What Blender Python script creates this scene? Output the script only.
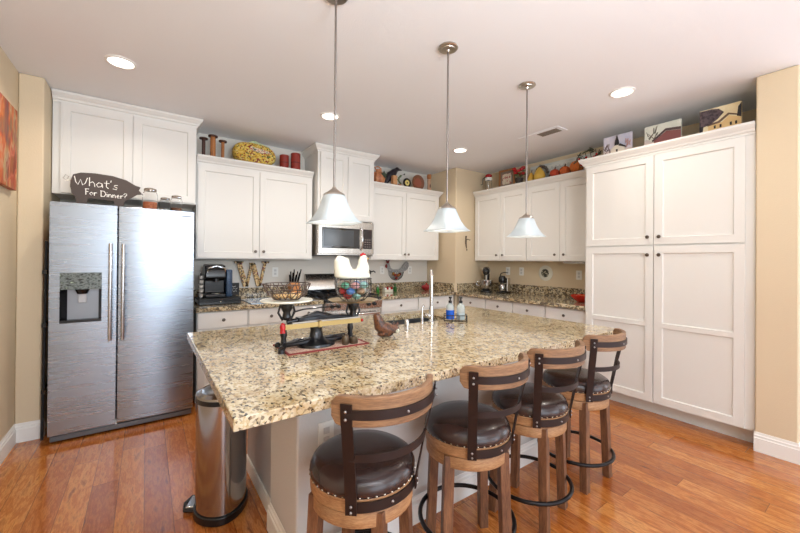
import bpy, math, random
from mathutils import Vector, Matrix
from math import sin, cos, pi, radians as R
random.seed(7)
SC = bpy.context.scene
COL = SC.collection
for o in list(bpy.data.objects):
    bpy.data.objects.remove(o)

# ------------------------------------------------------------------ camera
cam_d = bpy.data.cameras.new('camera'); cam = bpy.data.objects.new('camera', cam_d); COL.objects.link(cam)
yaw, pitch, roll = R(35.372), R(0.211), R(0.456)
F = Vector((sin(yaw)*cos(pitch), cos(yaw)*cos(pitch), sin(pitch)))
Rt = Vector((cos(yaw), -sin(yaw), 0)); Up = Rt.cross(F)
R2 = Rt*cos(roll)+Up*sin(roll); U2 = -Rt*sin(roll)+Up*cos(roll)
m = Matrix((R2, U2, -F)).transposed().to_4x4(); m.translation = Vector((0, 0, 1.376)); cam.matrix_world = m
cam_d.sensor_width = 36.0; cam_d.lens = 356.709/800*36; cam_d.shift_y = -(266.5-258.769)/800; cam_d.clip_start = .05
SC.camera = cam
# ------------------------------------------------------------------ world, lights, exposure
SC.view_settings.view_transform = 'Standard'; SC.view_settings.look = 'None'
SC.view_settings.gamma = 1; SC.view_settings.use_curve_mapping = False
SC.view_settings.exposure = 0.03
w = bpy.data.worlds.new('sky'); SC.world = w; w.use_nodes = True
bg = w.node_tree.nodes['Background']; bg.inputs[0].default_value = (.75, .86, 1, 1); bg.inputs[1].default_value = 1.0
def area(name, loc, target, sx, sy, power, col, shape='RECTANGLE', spread=180):
    l = bpy.data.lights.new(name, 'AREA'); l.shape = shape; l.size = sx; l.size_y = sy; l.energy = power; l.color = col
    l.spread = R(spread)
    o = bpy.data.objects.new(name, l); COL.objects.link(o); o.location = loc
    o.rotation_euler = (Vector(target)-Vector(loc)).to_track_quat('-Z', 'Y').to_euler(); return o
WP = 60; H0 = 2.75  # daylight panels added out of view to brighten the room
area('added_daylight', (.7, -3.32, 1.22), (.7, 0, 1.22), 2.6, 2.3, WP, (.78, .89, 1))
area('added_daylight', (3.9, -3.32, 1.22), (3.9, 0, 1.22), 2.6, 2.3, WP, (.78, .89, 1))
area('added_daylight', (6.32, -.9, 1.3), (0, -.9, 1.3), 2.2, 2.2, WP*.8, (.78, .89, 1))
def plight(loc, e, col=(1, .9, .78), r=.03):
    l = bpy.data.lights.new('lamp_or_fill_light', 'POINT'); l.energy = e; l.color = col; l.shadow_soft_size = r  # serves the pendants and the added fill lights
    o = bpy.data.objects.new('lamp_or_fill_light', l); COL.objects.link(o); o.location = loc; return o
# unseen fill lights added behind the camera, no fixtures stand there
plight((.9, -1.6, 2.2), 30, (.87, .94, 1), .55)
area('fill_uplight', (.6, -1.0, 1.8), (.6, -.5, H0), .9, .9, 92, (.87, .94, 1), 'DISK')  # uplights added to brighten the ceiling, no lamp stands here
plight((4.0, -1.6, 2.2), 22, (.87, .94, 1), .55)
area('fill_uplight', (4.3, -.7, 1.85), (4.3, -.2, H0), .9, .9, 8, (.87, .94, 1), 'DISK')

# ------------------------------------------------------------------ mesh builder
class M:
    def __init__(s): s.v = []; s.f = []; s.mi = []; s.cur = 0
    def add(s, vs, fs):
        b = len(s.v); s.v += [tuple(v) for v in vs]; s.f += [tuple(b+i for i in f) for f in fs]; s.mi += [s.cur]*len(fs); return s
    def box(s, x0, x1, y0, y1, z0, z1):
        return s.add([(x, y, z) for x in (x0, x1) for y in (y0, y1) for z in (z0, z1)],
                     [(0, 1, 3, 2), (4, 6, 7, 5), (0, 4, 5, 1), (2, 3, 7, 6), (0, 2, 6, 4), (1, 5, 7, 3)])
    def prism(s, poly, a, b, ax='z'):
        n = len(poly)
        def P(u, w_, t): return (u, w_, t) if ax == 'z' else ((u, t, w_) if ax == 'y' else (t, u, w_))
        vs = [P(u, w_, a) for u, w_ in poly]+[P(u, w_, b) for u, w_ in poly]
        return s.add(vs, [tuple(range(n))[::-1], tuple(range(n, 2*n))]+[(i, (i+1) % n, n+(i+1) % n, n+i) for i in range(n)])
    def lathe(s, prof, c=(0, 0, 0), seg=28, ax='z', sx=1, sy=1, caps=True):
        vs = []; fs = []; n = len(prof)
        for k in range(seg):
            a = 2*pi*k/seg
            for r, z in prof:
                x, y = r*cos(a)*sx, r*sin(a)*sy
                p = (x, y, z) if ax == 'z' else ((x, z, y) if ax == 'y' else (z, x, y))
                vs.append((c[0]+p[0], c[1]+p[1], c[2]+p[2]))
        for k in range(seg):
            k2 = (k+1) % seg
            for i in range(n-1): fs.append((k*n+i, k2*n+i, k2*n+i+1, k*n+i+1))
        if caps:
            if prof[0][0] > 1e-6: fs.append(tuple(k*n for k in range(seg))[::-1])
            if prof[-1][0] > 1e-6: fs.append(tuple(k*n+n-1 for k in range(seg)))
        return s.add(vs, fs)
    def cyl(s, c, r, h, seg=24, ax='z', r2=None):
        return s.lathe([(r, 0), (r if r2 is None else r2, h)], c, seg, ax)
    def ball(s, c, r, seg=16, ring=10):
        if not hasattr(r, '__len__'): r = (r, r, r)
        prof = [(sin(pi*i/ring), -cos(pi*i/ring)) for i in range(ring+1)]
        prof[0] = (0, -1); prof[-1] = (0, 1)
        b = len(s.v); s.lathe(prof, (0, 0, 0), seg, caps=False)
        for i in range(b, len(s.v)):
            x, y, z = s.v[i]; s.v[i] = (c[0]+x*r[0], c[1]+y*r[1], c[2]+z*r[2])
        return s
    def tube(s, pts, r, seg=8, closed=False, flat=None):
        pts = [Vector(p) for p in pts]; n = len(pts); vs = []; fs = []
        rr = r if hasattr(r, '__len__') else [r]*n
        up = None
        for i, p in enumerate(pts):
            a = pts[(i-1) % n] if (closed or i > 0) else p; b = pts[(i+1) % n] if (closed or i < n-1) else p
            t = (b-a).normalized()
            if up is None: up = Vector((0, 0, 1)) if abs(t.z) < .9 else Vector((1, 0, 0))
            u = t.cross(up).normalized(); v_ = u.cross(t).normalized(); up = v_
            for k in range(seg):
                an = 2*pi*k/seg; vs.append(p+u*cos(an)*rr[i]+v_*sin(an)*rr[i])
        for i in range(n if closed else n-1):
            j = (i+1) % n
            for k in range(seg): fs.append((i*seg+k, i*seg+(k+1) % seg, j*seg+(k+1) % seg, j*seg+k))
        if not closed: fs.append(tuple(range(seg))[::-1]); fs.append(tuple((n-1)*seg+k for k in range(seg)))
        return s.add(vs, fs)
    def loft(s, rings, closed=True, caps=True):
        n = len(rings[0]); vs = [p for r_ in rings for p in r_]; fs = []
        for i in range(len(rings)-1):
            for k in range(n if closed else n-1): fs.append((i*n+k, i*n+(k+1) % n, (i+1)*n+(k+1) % n, (i+1)*n+k))
        if caps: fs.append(tuple(range(n))[::-1]); fs.append(tuple((len(rings)-1)*n+k for k in range(n)))
        return s.add(vs, fs)
    def xf(s, mat, start=0):
        for i in range(start, len(s.v)): s.v[i] = tuple(mat @ Vector(s.v[i]))
        return s

def wl(o):
    p = Vector((0, 0, 0))
    while o: p += o.location; o = o.parent
    return p
def build(name, m, mat, parent=None, bev=0, sharp=38, origin=None, seg=2, sub=0):
    xs = [v[0] for v in m.v]; ys = [v[1] for v in m.v]; zs = [v[2] for v in m.v]
    if parent is not None: off = wl(parent); loc = Vector((0, 0, 0))
    else:
        off = Vector(origin) if origin is not None else Vector(((min(xs)+max(xs))/2, (min(ys)+max(ys))/2, min(zs))); loc = off.copy()
    me = bpy.data.meshes.new(name); me.from_pydata([Vector(v)-off for v in m.v], [], m.f); me.validate()
    mats = mat if isinstance(mat, (list, tuple)) else [mat]
    for x in mats: me.materials.append(x)
    if len(mats) > 1 and len(me.polygons) == len(m.mi):
        for p, i in zip(me.polygons, m.mi): p.material_index = i
    import bmesh
    b = bmesh.new(); b.from_mesh(me); bmesh.ops.recalc_face_normals(b, faces=b.faces); b.to_mesh(me); b.free()
    me.shade_smooth(); me.set_sharp_from_angle(angle=R(sharp))
    o = bpy.data.objects.new(name, me); COL.objects.link(o); o.location = loc; o.parent = parent
    if bev:
        md = o.modifiers.new('bevel', 'BEVEL'); md.width = bev; md.segments = seg; md.limit_method = 'ANGLE'; md.angle_limit = R(40); md.harden_normals = True
    if sub:
        md = o.modifiers.new('sub', 'SUBSURF'); md.levels = sub; md.render_levels = sub
    return o
def tag(o, label, cat, group=None, kind=None):
    if label: o['label'] = label
    if cat: o['category'] = cat
    if group: o['group'] = group
    if kind: o['kind'] = kind
    return o
def thing(name, label, cat, loc=(0, 0, 0), rz=0, group=None):
    o = bpy.data.objects.new(name, None); o.empty_display_size = .05; COL.objects.link(o); o.location = loc; o.rotation_euler = (0, 0, rz)
    return tag(o, label, cat, group)
def struct(name, m, mat, **k):
    o = build(name, m, mat, **k)
    if o.parent is None: o['kind'] = 'structure'
    return o
def kids(o): return [c for c in bpy.data.objects if c.parent == o]
def dup(o, loc=None, rz=None, label=None, parent=None):
    c = o.copy(); COL.objects.link(c); c.parent = parent
    if loc is not None: c.location = loc
    if rz is not None: c.rotation_euler = (0, 0, rz)
    if label: c['label'] = label
    for ch in kids(o): dup(ch, parent=c)
    return c

# ------------------------------------------------------------------ materials
def srgb(r, g, b):
    f = lambda c: (c/255/12.92) if c/255 <= .04045 else ((c/255+.055)/1.055)**2.4
    return (f(r), f(g), f(b), 1)
def mat(name, col, rough=.5, metal=0, emit=None, es=0, coat=0, trans=0, alpha=1, ior=None, aniso=0, spec=None):
    mt = bpy.data.materials.new(name); mt.use_nodes = True; p = mt.node_tree.nodes['Principled BSDF']
    p.inputs['Base Color'].default_value = col; p.inputs['Roughness'].default_value = rough; p.inputs['Metallic'].default_value = metal
    if emit: p.inputs['Emission Color'].default_value = emit; p.inputs['Emission Strength'].default_value = es
    p.inputs['Coat Weight'].default_value = coat; p.inputs['Transmission Weight'].default_value = trans
    if ior: p.inputs['IOR'].default_value = ior
    if aniso: p.inputs['Anisotropic'].default_value = aniso
    if spec is not None: p.inputs['Specular IOR Level'].default_value = spec
    if alpha < 1: p.inputs['Alpha'].default_value = alpha
    return mt
class N:
    def __init__(s, mt): s.t = mt.node_tree; s.n = s.t.nodes; s.p = s.n['Principled BSDF']; s.tc = s.n.new('ShaderNodeTexCoord')
    def l(s, a, b): s.t.links.new(a, b)
    def node(s, ty, **k):
        x = s.n.new(ty)
        for a, b in k.items():
            if hasattr(x, a): setattr(x, a, b)
            else: x.inputs[a].default_value = b
        return x
    def noise(s, scale, detail=3, rough=.5, vec=None, stretch=None):
        x = s.n.new('ShaderNodeTexNoise'); x.inputs['Scale'].default_value = scale; x.inputs['Detail'].default_value = detail; x.inputs['Roughness'].default_value = rough
        v = vec or s.tc.outputs['Object']
        if stretch:
            mp = s.n.new('ShaderNodeMapping'); mp.inputs['Scale'].default_value = stretch; s.l(v, mp.inputs[0]); v = mp.outputs[0]
        s.l(v, x.inputs['Vector']); return x.outputs[0]
    def ramp(s, fac, stops, interp='LINEAR'):
        x = s.n.new('ShaderNodeValToRGB'); x.color_ramp.interpolation = interp; e = x.color_ramp.elements
        while len(e) < len(stops): e.new(1)
        for i, (p, c) in enumerate(stops): e[i].position = p; e[i].color = c
        s.l(fac, x.inputs[0]); return x.outputs[0]
    def mix(s, f, a, b, mode='MIX'):
        x = s.n.new('ShaderNodeMix'); x.data_type = 'RGBA'; x.blend_type = mode
        for k, v in ((0, f), (6, a), (7, b)):
            if isinstance(v, (int, float, tuple)): x.inputs[k].default_value = v
            else: s.l(v, x.inputs[k])
        return x.outputs[2]
    def math(s, op, a, b=None):
        x = s.n.new('ShaderNodeMath'); x.operation = op
        for k, v in ((0, a), (1, b)):
            if v is None: continue
            if isinstance(v, (int, float)): x.inputs[k].default_value = v
            else: s.l(v, x.inputs[k])
        return x.outputs[0]
    def bump(s, h, st, dist=.01):
        x = s.n.new('ShaderNodeBump'); x.inputs['Strength'].default_value = st; x.inputs['Distance'].default_value = dist
        s.l(h, x.inputs['Height']); s.l(x.outputs[0], s.p.inputs['Normal'])
    def col(s, c): s.l(c, s.p.inputs['Base Color'])
    def rough(s, c): s.l(c, s.p.inputs['Roughness'])

def plaster(name, col, rough=.75):
    mt = mat(name, col, rough); n = N(mt); n.bump(n.noise(110, 3), .25, .004); return mt
WALL = plaster('wall_paint', srgb(218, 200, 170)); WALL_COOL = plaster('wall_paint_cool_light', srgb(220, 215, 206)); KNEE = plaster('knee_wall_grey', srgb(204, 202, 200)); CEIL = plaster('ceiling_paint', srgb(240, 241, 244), .85)  # back wall: wall paint with cool light put into its colour; knee wall: greyer
WHITE = mat('cabinet_paint', srgb(228, 226, 221), .42); TRIM = mat('trim_paint', srgb(240, 238, 234), .4)
KNOB = mat('dark_pewter', srgb(110, 100, 92), .3, 1); CHROME = mat('chrome', srgb(225, 225, 228), .1, 1)
BLACK = mat('black_plastic', srgb(18, 18, 20), .25); MATTE = mat('black_matte', srgb(22, 21, 22), .6)
IRON = mat('cast_iron_enamel', srgb(20, 21, 26), .28, .4, coat=.4); DGLASS = mat('dark_glass', srgb(14, 15, 17), .06, spec=.8)
BRASS = mat('brass', srgb(186, 158, 104), .34, 1); NICKEL = mat('satin_nickel', srgb(190, 182, 172), .28, 1)
GLASS = mat('clear_glass', (1, 1, 1, 1), .02, trans=1, ior=1.3); PLASTIC = mat('white_plastic', srgb(236, 236, 232), .4)
RED = mat('red_enamel', srgb(170, 24, 28), .25); CERAM = mat('white_ceramic', srgb(224, 222, 208), .22)
def steel(name, c, rough, st, axis):
    mt = mat(name, c, rough, 1); n = N(mt)
    h = n.noise(1, 2, .5, stretch=axis)
    if st: n.bump(h, st, .002)
    r = n.noise(3, 3, .5, stretch=axis); n.rough(n.ramp(r, [(.3, (rough-.01,)*3+(1,)), (.7, (rough+.02,)*3+(1,))])); return mt
STEEL = steel('brushed_steel_fridge', srgb(160, 167, 176), .27, 0, (.6, .6, 14))
STEEL2 = steel('warm_brushed_steel', srgb(196, 190, 182), .26, .2, (90, 90, 1))
STEEL3 = steel('bin_steel', srgb(176, 174, 174), .15, .03, (60, 60, 1))
DSTEEL = mat('dark_steel', srgb(60, 62, 66), .35, .8)

def granite(name, th=.84, s1=135, s2=80, dc=(104, 88, 70), nt=.5):
    mt = mat(name, (.6, .5, .35, 1), .1, coat=.3); n = N(mt)
    wv = n.noise(14, 4, .6); 
    mp = n.n.new('ShaderNodeMapping'); mp.inputs['Rotation'].default_value = (.3, .5, .7); mp.inputs['Scale'].default_value = (1, .62, 1); n.l(n.tc.outputs['Object'], mp.inputs[0])
    wn = n.n.new('ShaderNodeTexNoise'); wn.inputs['Scale'].default_value = 55; n.l(mp.outputs[0], wn.inputs['Vector'])
    ad = n.n.new('ShaderNodeVectorMath'); ad.operation = 'MULTIPLY_ADD'; n.l(wn.outputs['Color'], ad.inputs[0]); ad.inputs[1].default_value = (.014,)*3; n.l(mp.outputs[0], ad.inputs[2])
    v1 = n.n.new('ShaderNodeTexVoronoi'); v1.inputs['Scale'].default_value = s1; n.l(ad.outputs[0], v1.inputs['Vector'])
    sp = n.n.new('ShaderNodeSeparateColor'); n.l(v1.outputs['Color'], sp.inputs[0])
    base = n.ramp(sp.outputs[0], [(0, srgb(232, 220, 196)), (.32, srgb(212, 196, 164)), (.5, srgb(226, 216, 196)), (.70, srgb(198, 176, 136)), (.81, srgb(184, 174, 156)), (.885, srgb(134, 118, 98)), (.95, srgb(58, 54, 50))], 'CONSTANT')
    big = n.ramp(wv, [(.36, srgb(214, 194, 160)), (.55, srgb(255, 252, 244))])
    c = n.mix(.75, base, big, 'MULTIPLY'); c = n.mix(1, c, srgb(232, 230, 224), 'MULTIPLY')
    v2 = n.n.new('ShaderNodeTexVoronoi'); v2.inputs['Scale'].default_value = s2; n.l(ad.outputs[0], v2.inputs['Vector'])
    sp2 = n.n.new('ShaderNodeSeparateColor'); n.l(v2.outputs['Color'], sp2.inputs[0])
    msk = n.math('MULTIPLY', n.math('GREATER_THAN', sp2.outputs[1], th), n.math('GREATER_THAN', n.noise(26, 3), nt))
    c = n.mix(n.math('MULTIPLY', msk, .8), c, srgb(*dc)); n.col(c); return mt
GRAN = granite('granite_island')
def granite_dark():
    mt = granite('granite_counter', .5, 120, 70, (66, 56, 48), .42)
    return mt
GRAN2 = granite_dark()

def wood(name, c1, c2, c3, rough, stretch, sc=6):
    mt = mat(name, c1, rough); n = N(mt)
    a = n.noise(sc, 5, .65, stretch=stretch); b = n.noise(sc*6, 4, .6, stretch=stretch)
    c = n.mix(.35, n.ramp(a, [(.3, c1), (.5, c2), (.7, c3)]), n.ramp(b, [(.35, c1), (.65, c3)])); n.col(c); n.bump(b, .2, .002); return mt
LEGW = wood('stool_wood', srgb(66, 40, 28), srgb(110, 70, 46), srgb(150, 106, 74), .5, (6, 6, .7))
RINGW = wood('stool_wood_ring', srgb(112, 74, 44), srgb(160, 114, 74), srgb(192, 148, 104), .5, (1.5, 1.5, 9))
BACKW = wood('stool_wood_back', srgb(84, 58, 42), srgb(138, 100, 70), srgb(174, 134, 96), .48, (1, 1, 14))
def leather():
    mt = mat('dark_leather', srgb(52, 36, 34), .26, coat=.15); n = N(mt); n.bump(n.noise(160, 3), .12, .002)
    n.col(n.ramp(n.noise(5, 3), [(.35, srgb(34, 24, 26)), (.65, srgb(60, 42, 38))])); return mt
LEATHER = leather()
STRAP = mat('dark_bronze_strap', srgb(48, 36, 34), .42, .5)
def floor_mat():
    mt = mat('hickory_floor', (.5, .2, .06, 1), .2, coat=.35); n = N(mt); W = .127; Ln = 1.15
    sx = n.n.new('ShaderNodeSeparateXYZ'); n.l(n.tc.outputs['Object'], sx.inputs[0])
    u = n.math('DIVIDE', sx.outputs[0], W); row = n.math('FLOOR', u); fu = n.math('FRACT', u)
    wn = n.n.new('ShaderNodeTexWhiteNoise'); wn.noise_dimensions = '1D'; n.l(row, wn.inputs['W'])
    vv = n.math('ADD', n.math('DIVIDE', sx.outputs[1], Ln), n.math('MULTIPLY', wn.outputs[0], 7.3)); cell = n.math('FLOOR', vv); fv = n.math('FRACT', vv)
    cb = n.n.new('ShaderNodeCombineXYZ'); n.l(row, cb.inputs[0]); n.l(cell, cb.inputs[1])
    w2 = n.n.new('ShaderNodeTexWhiteNoise'); w2.noise_dimensions = '2D'; n.l(cb.outputs[0], w2.inputs['Vector'])
    plank = n.ramp(w2.outputs[0], [(0, srgb(172, 100, 46)), (.3, srgb(202, 130, 66)), (.55, srgb(188, 114, 54)), (.8, srgb(214, 146, 80)), (1, srgb(180, 108, 50))])
    of = n.n.new('ShaderNodeVectorMath'); of.operation = 'MULTIPLY_ADD'; n.l(w2.outputs['Color'], of.inputs[0]); of.inputs[1].default_value = (9, 9, 9); n.l(n.tc.outputs['Object'], of.inputs[2])
    g = n.noise(7, 6, .62, vec=of.outputs[0], stretch=(4.5, .8, 1)); g2 = n.noise(60, 4, .6, vec=of.outputs[0], stretch=(5, .5, 1))
    c = n.mix(.85, plank, n.ramp(g, [(.3, srgb(140, 108, 80)), (.45, srgb(255, 250, 240)), (.55, srgb(205, 170, 130)), (.66, srgb(255, 246, 230)), (.78, srgb(190, 150, 112))]), 'MULTIPLY')
    c = n.mix(.4, c, n.ramp(g2, [(.3, srgb(170, 150, 140)), (.6, (1, 1, 1, 1))]), 'MULTIPLY')
    du = n.math('MINIMUM', fu, n.math('SUBTRACT', 1, fu)); dv = n.math('MULTIPLY', n.math('MINIMUM', fv, n.math('SUBTRACT', 1, fv)), Ln/W)
    e = n.math('MINIMUM', du, dv); gap = n.math('LESS_THAN', e, .012)
    c = n.mix(n.math('MULTIPLY', gap, .7), c, srgb(70, 34, 18)); n.col(c)
    hh = n.math('ADD', n.math('MULTIPLY', n.math('MINIMUM', e, .03), 12), n.math('MULTIPLY', g, .5)); n.bump(hh, .22, .004)
    n.rough(n.ramp(g, [(.3, (.22,)*3+(1,)), (.7, (.12,)*3+(1,))])); return mt
FLOOR = floor_mat()
def speckle(name, stops, scale, rough=.5):
    mt = mat(name, stops[0][1], rough); n = N(mt); v = n.n.new('ShaderNodeTexVoronoi'); v.inputs['Scale'].default_value = scale; n.l(n.tc.outputs['Object'], v.inputs['Vector'])
    sp = n.n.new('ShaderNodeSeparateColor'); n.l(v.outputs['Color'], sp.inputs[0]); n.col(n.ramp(sp.outputs[0], stops, 'CONSTANT')); return mt
def plain(name, r, g, b, rough=.5, **k): return mat(name, srgb(r, g, b), rough, **k)
def blotch(name, stops, scale, rough=.6, stretch=None, detail=4):
    mt = mat(name, stops[0][1], rough); n = N(mt); n.col(n.ramp(n.noise(scale, detail, .6, stretch=stretch), stops)); return mt

# ================================================================== THE SETTING
H = 2.75; BY = 4.46; LX = -.79; RX = 4.42; RY = -3.4; FX = 6.4
struct('floor', M().box(LX-.1, FX+.1, RY-.1, BY+.1, -.1, 0), FLOOR, origin=(0, 0, 0))
struct('ceiling', M().box(LX-.1, FX+.1, RY-.1, BY+.1, H, H+.1), CEIL)
struct('wall_back', M().box(LX-.1, FX+.1, BY, BY+.1, 0, H), WALL_COOL)
struct('wall_left', M().box(LX-.1, LX, RY-.1, BY, 0, H), WALL)
struct('wall_left_return', M().box(LX, -.647, 3.80, BY, 0, H), WALL, bev=.012)
struct('wall_corner', M().box(3.70, RX, 3.80, BY, 0, H), WALL, bev=.014)
struct('wall_right', M().box(RX, RX+.1, .41, BY, 0, H), WALL)
struct('wall_right_return', M().box(3.655, RX, .41, .628, 0, H), WALL, bev=.012)
# living room side behind the camera: unseen walls, openings added for daylight
rw = M()
for a, b in ((LX-.1, -.6), (2.0, 2.6), (5.2, FX+.1)): rw.box(a, b, RY-.1, RY, 0, H)
for a, b in ((-.6, 2.0), (2.6, 5.2)): rw.box(a, b, RY-.1, RY, 0, .05); rw.box(a, b, RY-.1, RY, 2.4, H)
struct('wall_rear', rw, WALL)
fw = M()
for a, b in ((RY, -2.0), (.2, BY)): fw.box(FX, FX+.1, a, b, 0, H)
fw.box(FX, FX+.1, -2.0, .2, 0, .5); fw.box(FX, FX+.1, -2.0, .2, 2.5, H)
struct('wall_far_right', fw, WALL)
def baseboard(name, path):
    # path: floor polyline, room on the right-hand side of travel; profile goes outwards
    prof = [(0, 0), (.014, 0), (.014, .098), (.009, .102), (.009, .118), (.005, .122), (.003, .14), (0, .14)]
    struct(name, sweep(path, prof), TRIM)
def sweep(path, prof, z0=0, m=None):
    m = m or M(); P = [Vector((p[0], p[1])) for p in path]; rings = []
    for i, p in enumerate(P):
        d1 = (p-P[i-1]).normalized() if i > 0 else None; d2 = (P[i+1]-p).normalized() if i < len(P)-1 else None
        if d1 is None: d1 = d2
        if d2 is None: d2 = d1
        n1 = Vector((d1.y, -d1.x)); n2 = Vector((d2.y, -d2.x)); nn = (n1+n2); nn = nn/ max(nn.dot(n1), .2)
        rings.append([(p.x+nn.x*o, p.y+nn.y*o, z0+z) for o, z in prof])
    return m.loft(rings)
baseboard('baseboard_left', [(LX, RY), (LX, 3.80), (-.647, 3.80), (-.647, 3.86)])
baseboard('baseboard_right', [(3.655, .63), (3.655, .41), (RX+.1, .41)])

# ================================================================== CABINETS
def door_mesh(x0, x1, z0, z1, y=-.02, rails=(), st=.062):
    m = M(); t = .02
    m.box(x0, x0+st, y, y+t, z0, z1); m.box(x1-st, x1, y, y+t, z0, z1)
    m.box(x0+st, x1-st, y, y+t, z0, z0+st); m.box(x0+st, x1-st, y, y+t, z1-st, z1)
    zs = [z0+st]+[r for r in rails]+[z1-st]
    for r in rails: m.box(x0+st, x1-st, y, y+t, r-.02, r+.02)
    for i in range(len(zs)-1):
        a = zs[i]+(.02 if i > 0 else 0); b = zs[i+1]-(.02 if i < len(zs)-2 else 0)
        # sloped bead then recessed panel
        xa, xb = x0+st, x1-st; k = .006; d = .013
        o = [(xa, y+.004, a), (xb, y+.004, a), (xb, y+.004, b), (xa, y+.004, b)]
        q = [(xa+k, y+d, a+k), (xb-k, y+d, a+k), (xb-k, y+d, b-k), (xa+k, y+d, b-k)]
        m.add(o+q, [(0, 1, 5, 4), (1, 2, 6, 5), (2, 3, 7, 6), (3, 0, 4, 7), (4, 5, 6, 7)])
    return m
def knob_mesh(x, z, y=-.02):
    return M().lathe([(.006, 0), (.005, -.012), (.014, -.018), (.016, -.023), (.012, -.028), (0, -.03)], (x, y, z), 14, ax='y')
CROWN = [(0, -.012), (.008, -.012), (.010, .004), (.020, .010), (.026, .026), (.042, .040), (.048, .052), (.052, .056), (.052, .074), (0, .074)]
def cabinet(name, label, cat, loc, rz, w_, z0, z1, depth, doors=(), drawers=(), crown=None, toe=None, group=None, open_top=None):
    t = thing(name, label, cat, loc, rz, group); L = Vector(loc)
    T = Matrix.Translation(L)
    def P(nm, m, mt, par=None, **k):
        m.xf(T); return build(nm, m, mt, par or t, **k)
    b = M().box(0, w_, 0, depth, z0, z1)
    P('body', b, WHITE)
    if toe: P('toe_kick', M().box(0, w_, toe, depth, 0, z0), WHITE)
    for d in doors:
        x0, x1, a, c, kx, kz = d[:6]; rails = d[6] if len(d) > 6 else ()
        o = P('door', door_mesh(x0, x1, a, c, rails=rails), WHITE)
        if kx is not None: P('knob', knob_mesh(kx, kz), KNOB, o)
    for x0, x1, a, c in drawers:
        o = P('drawer', M().box(x0, x1, -.02, 0, a, c), WHITE, bev=.003)
        P('knob', knob_mesh((x0+x1)/2, (a+c)/2), KNOB, o)
    if crown:
        P('crown_moulding', sweep(crown, CROWN, z1), WHITE, sharp=25)
        xs = [p[0] for p in crown]
        P('top_panel', M().box(0, w_, 0, depth, z1, z1+.07), WHITE)
    return t
kz = 1.457
cabinet('wall_cabinet', 'white two-door cabinet above the stainless refrigerator, reaching the ceiling', 'cabinet', (-.640, 4.04, 0), 0, 1.03, 1.905, 2.672, .415,
        [(.05, .527, 1.915, 2.66, None, 0), (.533, 1.02, 1.915, 2.66, None, 0)], crown=[(0, 0), (1.03, 0), (1.03, .415)])
cabinet('wall_cabinet', 'white two-door wall cabinet between the refrigerator cabinet and the microwave', 'cabinet', (.402, 4.13, 0), 0, 1.222, 1.375, 2.35, .325,
        [(.012, .607, 1.385, 2.335, .567, kz), (.613, 1.212, 1.385, 2.335, .652, kz)], crown=[(0, 0), (1.222, 0)])
cabinet('wall_cabinet', 'tall narrow white two-door cabinet directly above the microwave', 'cabinet', (1.648, 4.02, 0), 0, .775, 1.865, 2.672, .435,
        [(.03, .385, 1.875, 2.66, .35, 1.92), (.391, .762, 1.875, 2.66, .43, 1.92)], crown=[(0, .435), (0, 0), (.775, 0), (.775, .435)])
cabinet('wall_cabinet', 'white two-door wall cabinet right of the microwave, under the black crow', 'cabinet', (2.43, 4.13, 0), 0, 1.22, 1.375, 2.35, .325,
        [(.012, .588, 1.385, 2.335, .562, kz), (.594, 1.208, 1.385, 2.335, .628, kz)], crown=[(0, 0), (1.22, 0), (1.22, .325)])
# right wall (local x runs towards the camera)
RZ = -pi/2
cabinet('wall_cabinet', 'white two-door wall cabinet on the right wall, above the stand mixer', 'cabinet', (4.09, 3.785, 0), RZ, .918, 1.375, 2.345, .325,
        [(.02, .487, 1.385, 2.33, .437, kz), (.493, .912, 1.385, 2.33, .545, kz)], crown=[(0, 0), (.918, 0)])
cabinet('wall_cabinet', 'white two-door wall cabinet on the right wall, next to the tall pantry', 'cabinet', (4.09, 2.866, 0), RZ, .968, 1.375, 2.345, .325,
        [(.006, .463, 1.385, 2.33, .41, kz), (.469, .895, 1.385, 2.33, .525, kz)], crown=[(0, 0), (.968, 0)])
pz = .125
cabinet('pantry_cabinet', 'tall white four-door pantry cabinet filling the right wall', 'pantry', (3.69, 1.895, 0), RZ, 1.262, pz, 2.35, .725,
        [(.02, .612, 1.532, 2.33, .572, 1.60), (.618, 1.208, 1.532, 2.33, .66, 1.60),
         (.02, .612, pz+.005, 1.518, .572, 1.44, (.82,)), (.618, 1.208, pz+.005, 1.518, .66, 1.44, (.82,))],
        crown=[(0, .34), (0, 0), (1.262, 0)], toe=.1)
# base cabinets, back run
def base(label, loc, rz, w_, split=False):
    ds = [(.008, w_-.008, .712, .862)]
    dr = [(.008, w_/2-.002, .115, .70, w_/2-.04, .65), (w_/2+.002, w_-.008, .115, .70, w_/2+.04, .65)] if w_ > .5 else [(.008, w_-.008, .115, .70, w_-.05, .65)]
    return cabinet('base_cabinet', label, 'cabinet', loc, rz, w_, .1, .872, .62, dr, ds, toe=.07)
base('white base cabinet with one drawer, right beside the refrigerator', (.385, 3.82, 0), 0, .45)
base('white base cabinet with one drawer, under the letter W', (.837, 3.82, 0), 0, .445)
base('narrow white base cabinet just left of the range', (1.284, 3.82, 0), 0, .35)
base('white base cabinet just right of the range, under the rooster wall basket', (2.412, 3.82, 0), 0, .595)
base('white base cabinet at the inner corner left of the wall column', (3.01, 3.82, 0), 0, .66)
base('white base cabinet below the stand mixer', (3.74, 3.76, 0), RZ, .515)
base('white base cabinet second in the row below the right wall outlets', (3.74, 3.243, 0), RZ, .43)
base('white base cabinet below the round wall plate', (3.74, 2.811, 0), RZ, .443)
base('white base cabinet touching the tall pantry, below the red dish', (3.74, 2.366, 0), RZ, .465)

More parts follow.
